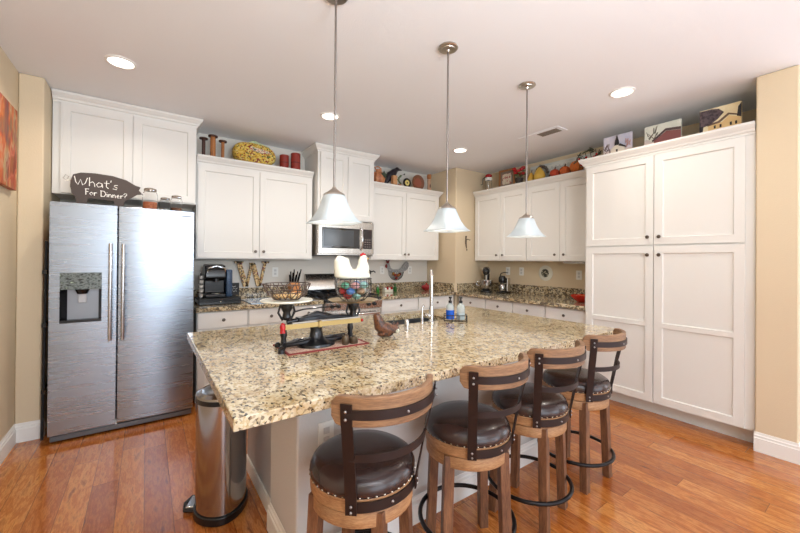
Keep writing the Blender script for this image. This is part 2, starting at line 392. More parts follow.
# countertops
t = thing('countertop', 'short speckled granite countertop between refrigerator and range', 'countertop', (1.0, 4.1, .872))
build('slab', M().box(.372, 1.635, 3.78, BY, .872, .914), GRAN2, t, bev=.004); build('backsplash', M().box(.372, 1.635, BY-.022, BY, .9145, 1.037), GRAN2, t)
t = thing('countertop', 'L-shaped speckled granite countertop running from the range round the corner to the pantry', 'countertop', (3.9, 3.6, .872))
build('slab', M().prism([(2.405, 3.78), (3.67, 3.78), (3.67, 1.897), (RX, 1.897), (RX, 3.80), (3.70, 3.80), (3.70, BY), (2.405, BY)], .872, .914), GRAN2, t, bev=.004)
build('backsplash', M().box(2.405, 3.678, BY-.022, BY, .9145, 1.037), GRAN2, t)
build('backsplash', M().box(3.678, 3.70, 3.83, BY, .9145, 1.037), GRAN2, t)
build('backsplash', M().box(3.735, RX, 3.782, 3.80, .9145, 1.037), GRAN2, t)
build('backsplash', M().box(RX-.022, RX, 1.897, 3.782, .9145, 1.037), GRAN2, t)

# ================================================================== ISLAND
I = thing('kitchen_island', 'island base with painted knee wall and white baseboard under the granite top', 'kitchen island', (1.4, 1.9, 0))
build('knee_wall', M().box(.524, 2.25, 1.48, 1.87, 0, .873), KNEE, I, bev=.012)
build('baseboard', sweep([(.524, 1.87), (.524, 1.48), (2.25, 1.48), (2.25, 1.87)], [(0, 0), (.014, 0), (.014, .098), (.009, .102), (.009, .118), (.005, .122), (.003, .14), (0, .14)]), TRIM, I)
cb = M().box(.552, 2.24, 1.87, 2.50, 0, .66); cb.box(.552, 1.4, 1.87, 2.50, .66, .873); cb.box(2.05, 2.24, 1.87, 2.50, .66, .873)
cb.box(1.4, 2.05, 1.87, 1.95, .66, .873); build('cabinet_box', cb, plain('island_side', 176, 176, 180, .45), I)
build('end_baseboard', M().box(.543, .552, 1.885, 2.50, 0, .09), TRIM, I)
it = M(); X0, X1, Y0, Y1 = .208, 2.668, 1.117, 2.57; hx0, hx1, hy0, hy1 = 1.46, 1.99, 2.085, 2.44; za, zb = .873, .914
o = [(X0, Y0), (X1, Y0), (X1, Y1), (X0, Y1)]; q = [(hx0, hy0), (hx1, hy0), (hx1, hy1), (hx0, hy1)]
vs = [(x, y, zb) for x, y in o+q]+[(x, y, za) for x, y in o+q]; fs = []
for k in range(4):
    j = (k+1) % 4; fs += [(k, j, 4+j, 4+k), (8+k, 12+k, 12+j, 8+j), (k, 8+k, 8+j, j), (4+k, 4+j, 12+j, 12+k)]
it.add(vs, fs)
tag(build('island_countertop', it, GRAN, bev=.004), 'large cream and brown granite slab on the kitchen island', 'countertop')
s = M().box(hx0+.002, hx1-.002, hy0+.002, hy1-.002, .69, .70)
for a in ((hx0-.012, hx0, hy0-.012, hy1+.012), (hx1, hx1+.012, hy0-.012, hy1+.012), (hx0, hx1, hy0-.012, hy0), (hx0, hx1, hy1, hy1+.012)): s.box(*a, .69, .872)
tag(build('sink', s, mat('sink_steel', srgb(120, 124, 130), .35, .9)), 'undermount grey steel sink set in the island granite', 'sink')
def outlet(name, label, c, n, kind='outlet'):
    t = thing(name, label, kind, c)
    m = M(); k = M()
    if n == 'y': m.box(c[0]-.036, c[0]+.036, c[1]-.006, c[1], c[2]-.058, c[2]+.058)
    else: m.box(c[0]-.006, c[0], c[1]-.036, c[1]+.036, c[2]-.058, c[2]+.058)
    build('cover_plate', m, PLASTIC, t, bev=.002)
    for dz in (-.02, .02):
        k = M()
        if n == 'y': k.box(c[0]-.014, c[0]+.014, c[1]-.009, c[1]-.006, c[2]+dz-.014, c[2]+dz+.014)
        else: k.box(c[0]-.009, c[0]-.006, c[1]-.014, c[1]+.014, c[2]+dz-.014, c[2]+dz+.014)
        build('socket', k, plain('socket_grey', 205, 205, 203), t, bev=.001)
outlet('wall_outlet', 'white outlet on the knee wall under the island top, beside the nearest bar stool', (.655, 1.48, .60), 'y')
outlet('wall_outlet', 'white outlet on the back wall between the letter W and the knife block', (1.287, BY, 1.217), 'y')
outlet('wall_outlet', 'white outlet just left of the rooster basket on the back wall', (2.843, BY, 1.225), 'y')
outlet('wall_outlet', 'white outlet just right of the rooster basket on the back wall', (3.354, BY, 1.222), 'y')
outlet('wall_outlet', 'white outlet behind the small coffee maker on the right wall', (RX, 3.423, 1.225), 'x')
outlet('wall_outlet', 'white outlet between the coffee maker and the round wall plate', (RX, 3.187, 1.225), 'x')
outlet('wall_outlet', 'white outlet beside the tall pantry, above the red dish', (RX, 2.345, 1.205), 'x')

# ================================================================== REFRIGERATOR
fr = thing('refrigerator', 'stainless side-by-side refrigerator with ice and water dispenser', 'refrigerator', (-.12, 3.95, 0))
build('cabinet', M().box(-.575, .335, 3.675, 4.40, .02, 1.765), DSTEEL, fr)
build('base_grille', M().box(-.572, .332, 3.625, 3.675, .012, .05), plain('grille_grey', 110, 112, 116, .4, metal=.5), fr, bev=.004)
def fdoor(x0, x1, hole=None):
    m = M(); z0, z1, y0, y1 = .065, 1.786, 3.60, 3.67
    n = 8; prof = []
    for i in range(n+1):
        u = i/n; x = x0+(x1-x0)*u; prof.append((x, y0+.010*(2*u-1)**2))
    if not hole:
        m.prism(prof+[(x1, y1), (x0, y1)], z0, z1)
    else:
        a, b, c, d = hole
        m.box(x0, a, y0, y1, z0, z1); m.box(b, x1, y0, y1, z0, z1); m.box(a, b, y0, y1, z0, c); m.box(a, b, y0, y1, d, z1)
    return m
dl = build('freezer_door', fdoor(-.580, -.193, (-.523, -.283, .885, 1.262)), STEEL, fr)
dr = build('fridge_door', fdoor(-.186, .340), STEEL, fr, bev=.005)
hinge = M().box(-.195, -.184, 3.63, 3.66, .03, .085); build('hinge', hinge, PLASTIC, fr)
# dispenser
dsp = M().box(-.523, -.283, 3.665, 3.672, .885, 1.262); build('recess_panel', dsp, plain('dispenser_grey', 150, 154, 160, .35, metal=.3), dl)
m = M(); m.box(-.523, -.283, 3.602, 3.612, 1.135, 1.262); build('control_panel', m, blotch('control_face', [(.35, srgb(28, 30, 32)), (.5, srgb(120, 130, 128)), (.62, srgb(60, 66, 66)), (.7, srgb(170, 190, 170))], 26, .2, (1, 1, 1.6)), dl)
m = M(); m.prism([(-.523, 3.604), (-.488, 3.66), (-.493, 3.665), (-.523, 3.665)], .885, 1.135); m.prism([(-.283, 3.604), (-.306, 3.66), (-.300, 3.665), (-.283, 3.665)], .885, 1.135)
m.box(-.523, -.283, 3.604, 3.665, .885, .905); build('side_cheek', m, BLACK, dl)
build('ice_chute', M().lathe([(.045, 0), (.03, -.035)], (-.40, 3.635, 1.135), 16), BLACK, dl)
build('paddle', M().box(-.425, -.375, 3.642, 3.650, 1.03, 1.10), plain('paddle', 190, 192, 196, .3), dl, bev=.004)
def fhandle(x, par):
    m = M(); m.tube([(x, 3.548, .735), (x, 3.540, .80), (x, 3.532, 1.11), (x, 3.540, 1.42), (x, 3.548, 1.485)], .0125, 12)
    for z in (.77, 1.45): m.cyl((x, 3.54, z), .008, .065, 10, ax='y')
    build('handle', m, mat('handle_steel', srgb(205, 205, 208), .2, 1), par)
fhandle(-.228, dl); fhandle(-.150, dr)
build('badge', M().box(.235, .315, 3.6035, 3.608, 1.735, 1.745), plain('badge_grey', 120, 124, 130), dr)
st = thing('folded_step_stool', 'black folded frame stuck in the gap between wall and refrigerator', 'step stool', (-.625, 3.80, 0))
m = M()
for y in (3.72, 4.0): m.tube([(-.628, y, 0.01), (-.620, y+.03, 1.50)], .009, 8)
build('frame', m, MATTE, st)
for z in (.35, .85, 1.25): build('step', M().box(-.636, -.612, 3.72, 4.03, z, z+.03), BLACK, st)
tag(build('cardboard_panel', M().box(-.592, -.582, 3.76, 4.2, 0, 1.66), plain('tan_board', 196, 160, 118, .8)), 'tan board standing high in the gap left of the refrigerator', 'board')

# ================================================================== MICROWAVE AND RANGE
mw = thing('microwave', 'stainless over-the-range microwave with dark glass door', 'microwave', (2.03, 4.2, 1.43)); y = 4.00
build('casing', M().box(1.652, 2.418, 4.03, 4.45, 1.43, 1.858), STEEL2, mw, bev=.004)
d = build('door', M().box(1.654, 2.416, 4.0, 4.03, 1.448, 1.85), STEEL2, mw, bev=.004)
build('window_glass', M().box(1.70, 2.20, 3.994, 4.0, 1.515, 1.765), DGLASS, d, bev=.004)
build('window_mesh', M().box(1.725, 2.12, 3.991, 3.994, 1.54, 1.74), plain('mw_mesh', 70, 74, 78, .12), d)
build('handle', M().tube([(2.225, 3.992, 1.50), (2.225, 3.962, 1.53), (2.225, 3.955, 1.64), (2.225, 3.962, 1.75), (2.225, 3.992, 1.78)], .011, 10), CHROME, d)
build('control_panel', M().box(2.258, 2.385, 3.994, 4.0, 1.515, 1.765), plain('mw_controls', 44, 36, 38, .15), d)
m = M()
for r in range(4):
    for c in range(3): m.box(2.275+c*.034, 2.295+c*.034, 3.992, 3.994, 1.535+r*.03, 1.548+r*.03)
build('button', m, plain('mw_buttons', 120, 108, 104), d)
build('logo', M().cyl((2.035, 3.997, 1.808), .011, .003, 16, 'y'), CHROME, d)
build('vent_strip', M().box(1.66, 2.41, 4.01, 4.44, 1.424, 1.43), MATTE, mw)
rg = thing('range', 'stainless slide-in gas range with black cooktop and backguard', 'stove', (2.02, 4.1, 0))
build('body', M().box(1.642, 2.398, 3.80, 4.45, .03, .895), STEEL2, rg)
build('cooktop', M().box(1.640, 2.400, 3.77, 4.40, .895, .92), DGLASS, rg, bev=.006)
build('control_panel', M().prism([(3.76, .79), (3.80, .79), (3.80, .895), (3.775, .895), (3.745, .88)], 1.642, 2.398, 'x'), STEEL2, rg, bev=.003)
for x in (1.72, 1.80, 2.02, 2.20, 2.28):
    build('knob', M().lathe([(.024, 0), (.022, -.02), (.017, -.038), (0, -.04)], (x, 3.755, .84), 16, 'y'), BLACK, rg)
od = build('oven_door', M().box(1.646, 2.394, 3.77, 3.80, .22, .78), STEEL2, rg, bev=.004)
build('oven_glass', M().box(1.75, 2.29, 3.765, 3.77, .36, .64), DGLASS, od)
build('handle', M().tube([(1.70, 3.77, .735), (1.70, 3.72, .735), (2.34, 3.72, .735), (2.34, 3.77, .735)], .012, 10), CHROME, od)
build('drawer', M().box(1.646, 2.394, 3.775, 3.80, .06, .21), STEEL2, rg, bev=.004)
bgd = build('backguard', M().prism([(4.36, .92), (4.45, .92), (4.45, 1.175), (4.425, 1.19), (4.40, 1.17), (4.345, .99)], 1.65, 2.39, 'x'), STEEL2, rg, bev=.006)
build('display', M().prism([(4.374, 1.06), (4.384, 1.06), (4.402, 1.15), (4.392, 1.15)], 1.99, 2.17, 'x'), DGLASS, bgd)
build('glass_strip', M().box(1.66, 2.38, 4.335, 4.36, .93, .99), DGLASS, bgd)
for gx in (1.69, 1.95, 2.21):
    m = M()
    for yy in (3.82, 4.09, 4.32): m.box(gx, gx+.17, yy, yy+.012, .935, .948)
    for xx in (gx, gx+.08, gx+.158): m.box(xx, xx+.012, 3.82, 4.332, .935, .948)
    for xx in (gx, gx+.158):
        for yy in (3.82, 4.32): m.box(xx, xx+.012, yy, yy+.012, .92, .936)
    m.cyl((gx+.085, 3.94, .92), .04, .014, 16); m.cyl((gx+.085, 4.21, .92), .035, .014, 16)
    build('burner_grate', m, MATTE, rg)

# ================================================================== LIGHTS (fixtures)
SHADE = bpy.data.materials.new('frosted_glass'); SHADE.use_nodes = True
p = SHADE.node_tree.nodes['Principled BSDF']; p.inputs['Base Color'].default_value = (.60, .66, .69, 1); p.inputs['Roughness'].default_value = .35
p.inputs['Transmission Weight'].default_value = .35; p.inputs['Emission Color'].default_value = (.88, .96, 1, 1); p.inputs['Emission Strength'].default_value = .06
BULB = mat('lit_bulb', (1, 1, 1, 1), .5, emit=(1, .93, .82, 1), es=4)
LENS = mat('lit_lens', (1, 1, 1, 1), .5, emit=(1, .93, .84, 1), es=6)
def pendant():
    t = thing('pendant_lamp', '', 'pendant lamp', group=None)
    m = M().lathe([(.062, H-.002), (.064, H-.010), (.060, H-.014), (.046, H-.015), (.044, H-.020), (.014, H-.022), (.010, H-.034)], seg=28); build('canopy', m, NICKEL, t)
    build('rod', M().cyl((0, 0, 1.735), .0055, 1.0, 10), mat('rod_nickel', srgb(140, 134, 130), .4, 1), t)
    build('fitter', M().lathe([(.056, 1.706), (.053, 1.714), (.035, 1.725), (.012, 1.742), (.008, 1.752)], seg=24), NICKEL, t)
    rings = []
    for half, z in ((.050, 1.710), (.055, 1.700), (.059, 1.68), (.065, 1.655), (.074, 1.628), (.089, 1.598), (.105, 1.576), (.119, 1.564)):
        ring = []
        for k in range(40):
            a = 2*pi*k/40; e = 2/(2+5*(1.71-z)/.146+.2)
            cx = math.copysign(abs(cos(a))**e, cos(a)); sy = math.copysign(abs(sin(a))**e, sin(a)); ring.append((cx*half, sy*half, z))
        rings.append(ring)
    inner = [[(x*.955, y_*.955, z) for x, y_, z in r] for r in rings[::-1]]
    m = M().loft(rings+inner, caps=False); build('shade', m, SHADE, t, sharp=60)
    build('bulb', M().ball((0, 0, 1.645), (.028, .028, .038)), BULB, t)
    return t
pp = pendant(); PLAB = ['pendant lamp with square white glass shade, nearest the camera', 'middle pendant lamp with square white glass shade over the island', 'farthest pendant lamp with square white glass shade, nearest the pantry']
for i, (x, yy) in enumerate(((.787, 1.70), (1.570, 1.695), (2.405, 1.695))):
    if i == 0: pp.location = (x, yy, 0); pp['label'] = PLAB[0]; P_ = pp
    else: P_ = dup(pp, (x, yy, 0), 0, PLAB[i])
    plight((x, yy, 1.55), 1.1)
def recessed():
    t = thing('recessed_light', '', 'recessed ceiling light')
    build('trim_ring', M().lathe([(.092, H-.0005), (.090, H-.006), (.076, H-.010), (.072, H-.004), (.072, H-.0005)], seg=32, caps=False), TRIM, t)
    build('lens', M().lathe([(0, H-.004), (.074, H-.004)], seg=32, caps=False), LENS, t); return t
rc = recessed()
RL = [((-.159, 3.175), 'lit recessed ceiling light in front of the refrigerator cabinet'), ((1.419, 3.174), 'lit recessed ceiling light in front of the microwave cabinet'),
      ((3.164, 3.185), 'lit recessed ceiling light near the wall column, left of the vent'), ((3.124, 1.315), 'lit recessed ceiling light in front of the pantry')]
for i, ((x, yy), lb) in enumerate(RL):
    if i == 0: rc.location = (x, yy, 0); rc['label'] = lb
    else: dup(rc, (x, yy, 0), 0, lb)
    area('recessed_lamp', (x, yy, H-.02), (x, yy, 0), .13, .13, 5 if i == 3 else 8, (1, .91, .79), 'DISK', 150)
vt = thing('ceiling_vent', 'rectangular ceiling air vent in front of the right wall cabinets', 'vent', (3.46, 2.24, H-.01))
build('frame', M().box(3.38, 3.56, 2.02, 2.50, H-.008, H), CEIL, vt, bev=.003)
build('grille', M().box(3.415, 3.525, 2.06, 2.28, H-.011, H-.008), plain('vent_dark', 110, 98, 88, .7), vt)
m = M()
for k in range(5): m.box(3.418+k*.022, 3.424+k*.022, 2.06, 2.28, H-.014, H-.010)
build('louvre', m, plain('louvre', 150, 138, 126), vt)

# ================================================================== BAR STOOLS
def stool():
    t = thing('bar_stool', '', 'bar stool', group=None)
    for sx in (-1, 1):
        for sy in (-1, 1):
            a, b = .022, .022; rings = []
            for z, r in ((0, .140), (.03, .139), (.30, .131), (.530, .124)):
                cx, cy = sx*r, sy*r; rings.append([(cx-a, cy-b, z), (cx+a, cy-b, z), (cx+a, cy+b, z), (cx-a, cy+b, z)])
            build('leg', M().loft(rings), LEGW, t, bev=.003)
    build('apron_ring', M().lathe([(.158, .482), (.189, .482), (.192, .485), (.192, .529), (.189, .533), (.158, .533)], seg=48), RINGW, t)
    build('swivel_plate', M().cyl((0, 0, .527), .12, .012, 24), MATTE, t)
    build('seat_rim', M().lathe([(0, .537), (.193, .537), (.197, .541), (.198, .582), (.194, .586), (0, .586)], seg=48), RINGW, t)
    c = build('seat_cushion', M().lathe([(0, .600), (.195, .582), (.200, .593), (.199, .612), (.190, .630), (.164, .646), (.116, .654), (.05, .656), (0, .656)], seg=48), LEATHER, t, sharp=60)
    nm = mat('nailheads', srgb(200, 190, 175), .25, 1); n0 = None
    for k in range(44):
        a = 2*pi*k/44; p = (.1985*cos(a), .1985*sin(a), .590)
        if n0 is None:
            n0 = build('nailhead', M().ball((0, 0, 0), .0042, 6, 4), nm, c); n0.location = p
        else:
            q = n0.copy(); COL.objects.link(q); q.parent = c; q.location = p
    m = M(); pts = [(.219*cos(2*pi*k/40), .219*sin(2*pi*k/40), .170) for k in range(40)]; m.tube(pts, .0105, 10, True)
    build('foot_ring', m, mat('foot_ring', srgb(34, 31, 32), .3, .7), t)
    # back: arc centred at (0, cy), radius rb
    rb = .233; ym = -.283; cy = ym+rb
    def arc(a, r, z): return (r*sin(a), cy-r*cos(a), z)
    A = 1.10
    def band(r0, r1, z0, z1, a0, a1, n=20, rnd=False):
        rings = []
        for k in range(n+1):
            a = a0+(a1-a0)*k/n; u = abs(2*k/n-1); q = 0
            if rnd and u > .86: q = .022*(1-math.sqrt(max(0, 1-((u-.86)/.14)**2)))
            rings.append([arc(a, r0, z0+q*1.3), arc(a, r1, z0+q*1.3), arc(a, r1, z1-q), arc(a, r0, z1-q)])
        return M().loft(rings)
    def band2():
        rings = []
        for k in range(21):
            a = .811*(2*k/20-1); rings.append([(q*sin(a), -.034-q*cos(a), z) for q, z in ((.211, .732), (.217, .732), (.217, .758), (.211, .758))])
        return M().loft(rings)
    build('back_board', band(rb-.022, rb, .856, .951, -A, A, 28, True), BACKW, t, bev=.004)
    f = build('back_strap', band(rb+.001, rb+.007, .882, .912, -.90, .90), STRAP, t)
    build('middle_strap', band2(), STRAP, t)
    # lower strap hugs the seat rim
    rings = []
    for k in range(17):
        a = -.72+1.44*k/16; rings.append([(r*sin(a), -r*cos(a), z) for r, z in ((.1985, .544), (.204, .544), (.204, .578), (.1985, .578))])
    build('seat_strap', M().loft(rings), STRAP, t)
    for s in (-1, 1):
        at = .85; xt, yt = (rb+.005)*sin(at)*s, cy-(rb+.005)*cos(at); ab = .70; xb, yb = .206*sin(ab)*s, -.206*cos(ab)
        tx, ty = cos(at), sin(at)*s; bx_, by_ = cos(ab), sin(ab)*s; rings = []
        for z, u in ((.542, 0), (.59, 0.02), (.76, .5), (.86, .85), (.93, 1)):
            x = xb+(xt-xb)*u; yy = yb+(yt-yb)*u; dx = bx_+(tx-bx_)*u; dy = by_+(ty-by_)*u; L = math.hypot(dx, dy); dx /= L; dy /= L
            h = .019; nx, ny = dy*.006, -dx*.006
            rings.append([(x-dx*h, yy-dy*h, z), (x+dx*h, yy+dy*h, z), (x+dx*h+nx, yy+dy*h+ny, z), (x-dx*h+nx, yy-dy*h+ny, z)])
        build('back_post', M().loft(rings), STRAP, t)
    bm = mat('bolts', srgb(170, 165, 165), .3, 1)
    for a in (-.85, -.01, .85):
        for dz in ((0,) if a == -.01 else (-.011, .013)):
            build('bolt', M().ball(arc(a, rb+(.013 if a != -.01 else .008), .895+dz), .005, 8, 5), bm, t)
    for a in (-.70, 0, .70):
        r = .2135 if a else .2045
        for dz in ((0,) if a == 0 else (-.009, .010)):
            build('bolt', M().ball((r*sin(a), -r*cos(a), .561+dz), .005, 8, 5), bm, t)
    return t
S0 = stool()
SL = ['bar stool nearest the camera, leftmost of the four at the island', 'second bar stool from the left along the island edge', 'third bar stool from the left along the island edge', 'rightmost bar stool, standing nearest the white pantry']
for i, (x, yy, a) in enumerate(((.685, 1.20, 34), (1.250, 1.20, -27), (1.745, 1.205, 18), (2.285, 1.235, 0))):
    if i == 0: q = S0; S0.location = (x, yy, 0); S0['label'] = SL[0]
    else: q = dup(S0, (x, yy, 0), 0, SL[i])
    if i == 2: q.rotation_euler = (0, 0, R(-5))
    for ch in kids(q):
        if ch.name.startswith('leg'): ch.rotation_euler = (0, 0, R(a))      # the seats swivel on their legs

# ================================================================== TRASH CAN
tc = thing('trash_can', 'tall stainless semi-round step trash can at the island end', 'trash can', (.365, 2.15, 0))
def dshape(r, f, n=20, c=(.365, 2.15)):
    return [(c[0]-r*sin(pi*k/n), c[1]-r*cos(pi*k/n)) for k in range(n+1)][::-1]+[(c[0]+f*sin(pi*k/n), c[1]-r*cos(pi*k/n)) for k in range(1, n)]
build('base', M().prism(dshape(.160, .11), 0, .045), BLACK, tc, bev=.008)
build('body', M().prism(dshape(.150, .10), .045, .615), STEEL3, tc, bev=.004)
build('collar', M().prism(dshape(.153, .10), .612, .638), BLACK, tc, bev=.003)
def sc(rs): return M().loft([[(x, yy, z) for x, yy in dshape(r, f)] for r, f, z in rs])
build('lid', sc([(.152, .10, .638), (.150, .10, .650), (.128, .085, .662), (.122, .08, .659), (.08, .06, .664)]), STEEL3, tc, sharp=20)
pd = build('pedal', sc([]) if False else M().box(.165, .235, 2.13, 2.23, .022, .034), STEEL3, tc, bev=.01)
build('pedal_rim', M().tube([(.215, 2.115, .02), (.165, 2.125, .02), (.148, 2.18, .02), (.165, 2.235, .02), (.215, 2.245, .02)], .011, 8), BLACK, tc)

tc.rotation_euler = (0, 0, R(-25)); tc.location.x += .005; tc.location.y += .022
# ================================================================== THINGS ON THE ISLAND
def blob(name, m, mt, parent=None, vox=.006, it=4, origin=None):
    o = build(name, m, mt, parent, sharp=180, origin=origin)
    r = o.modifiers.new('remesh', 'REMESH'); r.mode = 'VOXEL'; r.voxel_size = vox; r.use_smooth_shade = True
    s = o.modifiers.new('smooth', 'SMOOTH'); s.iterations = it; s.factor = .5
    return o
def rotz(m, a, c):
    return m.xf(Matrix.Translation(Vector(c)) @ Matrix.Rotation(a, 4, 'Z') @ Matrix.Translation(-Vector(c)))
ZI = .914
mt_ = thing('place_mat', 'small woven mat with a dark red border under the antique scale', 'mat', (.78, 1.83, ZI))
build('weave', M().box(.563, .995, 1.705, 1.945, ZI, ZI+.004), speckle('mat_weave', [(0, srgb(196, 168, 150)), (.4, srgb(170, 120, 110)), (.7, srgb(206, 186, 164))], 220, .85), mt_)
m = M()
for a in ((.555, 1.003, 1.697, 1.709), (.555, 1.003, 1.941, 1.953), (.555, .567, 1.709, 1.941), (.991, 1.003, 1.709, 1.941)): m.box(*a, ZI, ZI+.006)
build('border', m, plain('mat_border', 128, 46, 44, .8), mt_)
sc_ = thing('antique_scale', 'antique black cast-iron balance scale with brass beam on the island', 'scale', (.76, 1.83, ZI+.004)); yc = 1.82; zb = ZI+.006
m = M()
m.tube([(.535, 1.74, zb+.016), (.565, 1.78, zb+.028), (.64, 1.80, zb+.022), (.74, yc, zb+.024), (.84, 1.80, zb+.022), (.925, 1.80, zb+.030), (.955, 1.83, zb+.018)], [.016, .014, .013, .022, .013, .014, .016], 10)
m.tube([(.565, 1.78, zb+.028), (.64, 1.86, zb+.022), (.74, yc+.02, zb+.022), (.84, 1.86, zb+.022), (.93, 1.84, zb+.028)], [.012, .012, .018, .012, .012], 10)
m.lathe([(.085, zb), (.082, zb+.012), (.05, zb+.028), (.032, zb+.045), (.026, zb+.08), (.030, zb+.10), (.020, zb+.11)], (.745, yc, 0), 24, sx=1.2)
for x, yy in ((.535, 1.74), (.955, 1.845), (.56, 1.88), (.93, 1.75)): m.lathe([(.017, zb), (.015, zb+.016), (.006, zb+.024)], (x, yy, 0), 12)
for x0_a, x1_a in ((.60, .70), (.79, .89)):
    m.tube([(x0_a, 1.80, zb+.02), ((x0_a+x1_a)/2, 1.81, zb+.042), (x1_a, yc, zb+.03)], .006, 8); m.tube([(x0_a, 1.85, zb+.02), ((x0_a+x1_a)/2, 1.84, zb+.036), (x1_a, yc+.02, zb+.03)], .006, 8)
build('base', m, IRON, sc_)
for x in (.563, .935):
    build('post', M().lathe([(.017, zb+.02), (.015, zb+.035), (.013, zb+.06), (.018, zb+.075), (.014, zb+.10), (.010, zb+.13)], (x, 1.795, 0), 16), IRON, sc_)
m = M(); m.tube([(.585, yc, 1.052), (.66, yc, 1.062), (.745, yc, 1.082), (.84, yc, 1.062), (.96, yc, 1.052)], [.012, .013, .022, .013, .012], 10)
m.box(.64, .87, yc-.028, yc+.028, 1.056, 1.074); build('beam_casting', m, IRON, sc_, bev=.003)
build('brass_beam', M().box(.555, .985, 1.762, 1.766, 1.026, 1.05), BRASS, sc_)
build('beam_rail', M().box(.60, .985, 1.772, 1.782, 1.048, 1.056), NICKEL, sc_)
build('sliding_weight', M().box(.735, .752, 1.756, 1.77, 1.022, 1.056), BRASS, sc_, bev=.002)
build('red_tip', M().lathe([(.014, 0), (.012, .012), (.015, .03), (.010, .045), (.004, .05)], (.548, 1.764, 1.012), 12), RED, sc_)
build('red_tip', M().ball((.992, 1.764, 1.036), .009, 10, 6), RED, sc_)
build('weight_rod', M().tube([(.61, 1.80, 1.105), (.66, 1.79, 1.118), (.76, 1.79, 1.122), (.86, 1.80, 1.118)], .004, 8), IRON, sc_)
for x, z1 in ((.585, 1.155), (.965, 1.132)):
    m = M(); m.lathe([(.034, z1), (.036, z1-.008), (.028, z1-.03), (.018, z1-.05), (.022, z1-.075), (.013, z1-.09)], (x, yc, 0), 20)
    m.tube([(x-.03, yc, z1-.005), (x-.042, yc, z1-.05), (x-.02, yc, z1-.09)], .006, 8); m.tube([(x+.03, yc, z1-.005), (x+.042, yc, z1-.05), (x+.02, yc, z1-.09)], .006, 8)
    build('pan_support', m, IRON, sc_)
build('marble_plate', M().lathe([(0, 1.155), (.06, 1.155), (.122, 1.160), (.129, 1.165), (.128, 1.170), (.115, 1.169), (0, 1.168)], (.585, yc, 0), 40), CERAM, sc_)
build('brass_pan', M().lathe([(0, 1.132), (.07, 1.133), (.12, 1.139), (.142, 1.150), (.138, 1.151), (.11, 1.142), (0, 1.137)], (.965, yc, 0), 40), mat('old_brass', srgb(190, 168, 128), .3, .9), sc_)
wt = [('taller brown cylinder weight standing beside the scale post', .880, .020, .050), ('shorter brown cylinder weight nearest the right end of the mat', .930, .024, .036)]
for lb, x, r, h in wt:
    tag(build('scale_weight', M().lathe([(r*.9, 0), (r, .004), (r, h-.006), (r*.8, h), (r*.35, h), (r*.35, h+.006), (0, h+.008)], (x, 1.745, ZI+.004), 20), mat('weight_brown', srgb(88, 74, 58), .4, .5)), lb, 'weight', 'scale weights')
wb = thing('wire_basket', 'dark wire bowl with dried filling on the left plate of the scale', 'basket', (.585, yc, 1.170)); c = (.585, yc)
m = M(); z0 = 1.1745
def ringp(r, z, n=36): return [(c[0]+r*cos(2*pi*k/n), c[1]+r*sin(2*pi*k/n), z) for k in range(n)]
for r, z in ((.062, z0), (.098, z0+.035), (.118, z0+.076)): m.tube(ringp(r, z), .0028, 6, True)
for k in range(16):
    a = 2*pi*k/16; b = a+.28
    for s in (1, -1):
        pts = []
        for u in (0, .33, .66, 1):
            r = .062+(.118-.062)*math.sqrt(u) if u else .062; an = a+s*.35*u; pts.append((c[0]+r*cos(an), c[1]+r*sin(an), z0+.076*u))
        m.tube(pts, .0022, 5)
build('wire_bowl', m, mat('wire_dark', srgb(98, 84, 76), .4, .6), wb)
m = M()
for k in range(60):
    a = random.random()*6.28; r = .07*math.sqrt(random.random()); m.ball((c[0]+r*cos(a), c[1]+r*sin(a), 1.180+random.random()*.016), (.012, .009, .007), 7, 5)
tag(build('dried_filling', m, blotch('dried', [(.35, srgb(150, 104, 56)), (.5, srgb(212, 176, 120)), (.65, srgb(236, 214, 170))], 40, .7)), 'heap of tan dried bits inside the wire bowl', 'dried filling', kind='stuff')
eb = thing('egg_jar', 'round glass jar in a dark wire frame on the right pan of the scale', 'jar', (.965, yc, 1.143)); c = (.965, yc)
prof = [(.045, 1.1435), (.06, 1.146), (.085, 1.17), (.098, 1.205), (.102, 1.24), (.098, 1.270)]
build('glass_bowl', M().lathe(prof+[(r-.002, z+.001) for r, z in prof[::-1]], (c[0], c[1], 0), 36, caps=False), GLASS, eb)
m = M()
for r, z in ((.104, 1.268), (.104, 1.235), (.090, 1.172)): m.tube(ringp(r, z), .0022, 6, True)
for k in range(10):
    a = 2*pi*k/10; m.tube([(c[0]+(r+.003)*cos(a), c[1]+(r+.003)*sin(a), z) for r, z in prof], .0020, 5)
build('wire_frame', m, MATTE, eb)
cols = [(110, 190, 160, 'mint green'), (70, 120, 190, 'blue'), (190, 40, 50, 'red'), (230, 228, 222, 'white'), (96, 170, 205, 'light blue'), (205, 150, 150, 'dusty pink'), (150, 120, 90, 'brown'), (150, 200, 190, 'pale teal')]
mats_e = [plain('egg_%d' % i, a, b, d, .3) for i, (a, b, d, _) in enumerate(cols)]
pos = []
for zl, rr, n in ((1.170, .030, 3), (1.199, .058, 6), (1.232, .066, 7)):
    for k in range(n): pos.append((c[0]+rr*cos(2*pi*k/n+zl*40), c[1]+rr*sin(2*pi*k/n+zl*40), zl))
for i, p_ in enumerate(pos):
    tn = ('bottom', 'middle', 'top')[0 if i < 3 else 1 if i < 9 else 2]
    k = (i*5+2) % 8
    tag(build('decorative_egg', M().ball(p_, (.025, .025, .0195), 14, 9), mats_e[k]), '%s painted egg in the %s layer inside the hen-topped glass jar' % (cols[k][3], tn), 'egg', 'painted eggs in the hen jar')
hn = thing('hen_lid', 'white ceramic hen figure sitting on the glass egg jar', 'figurine', (.965, yc, 1.272))
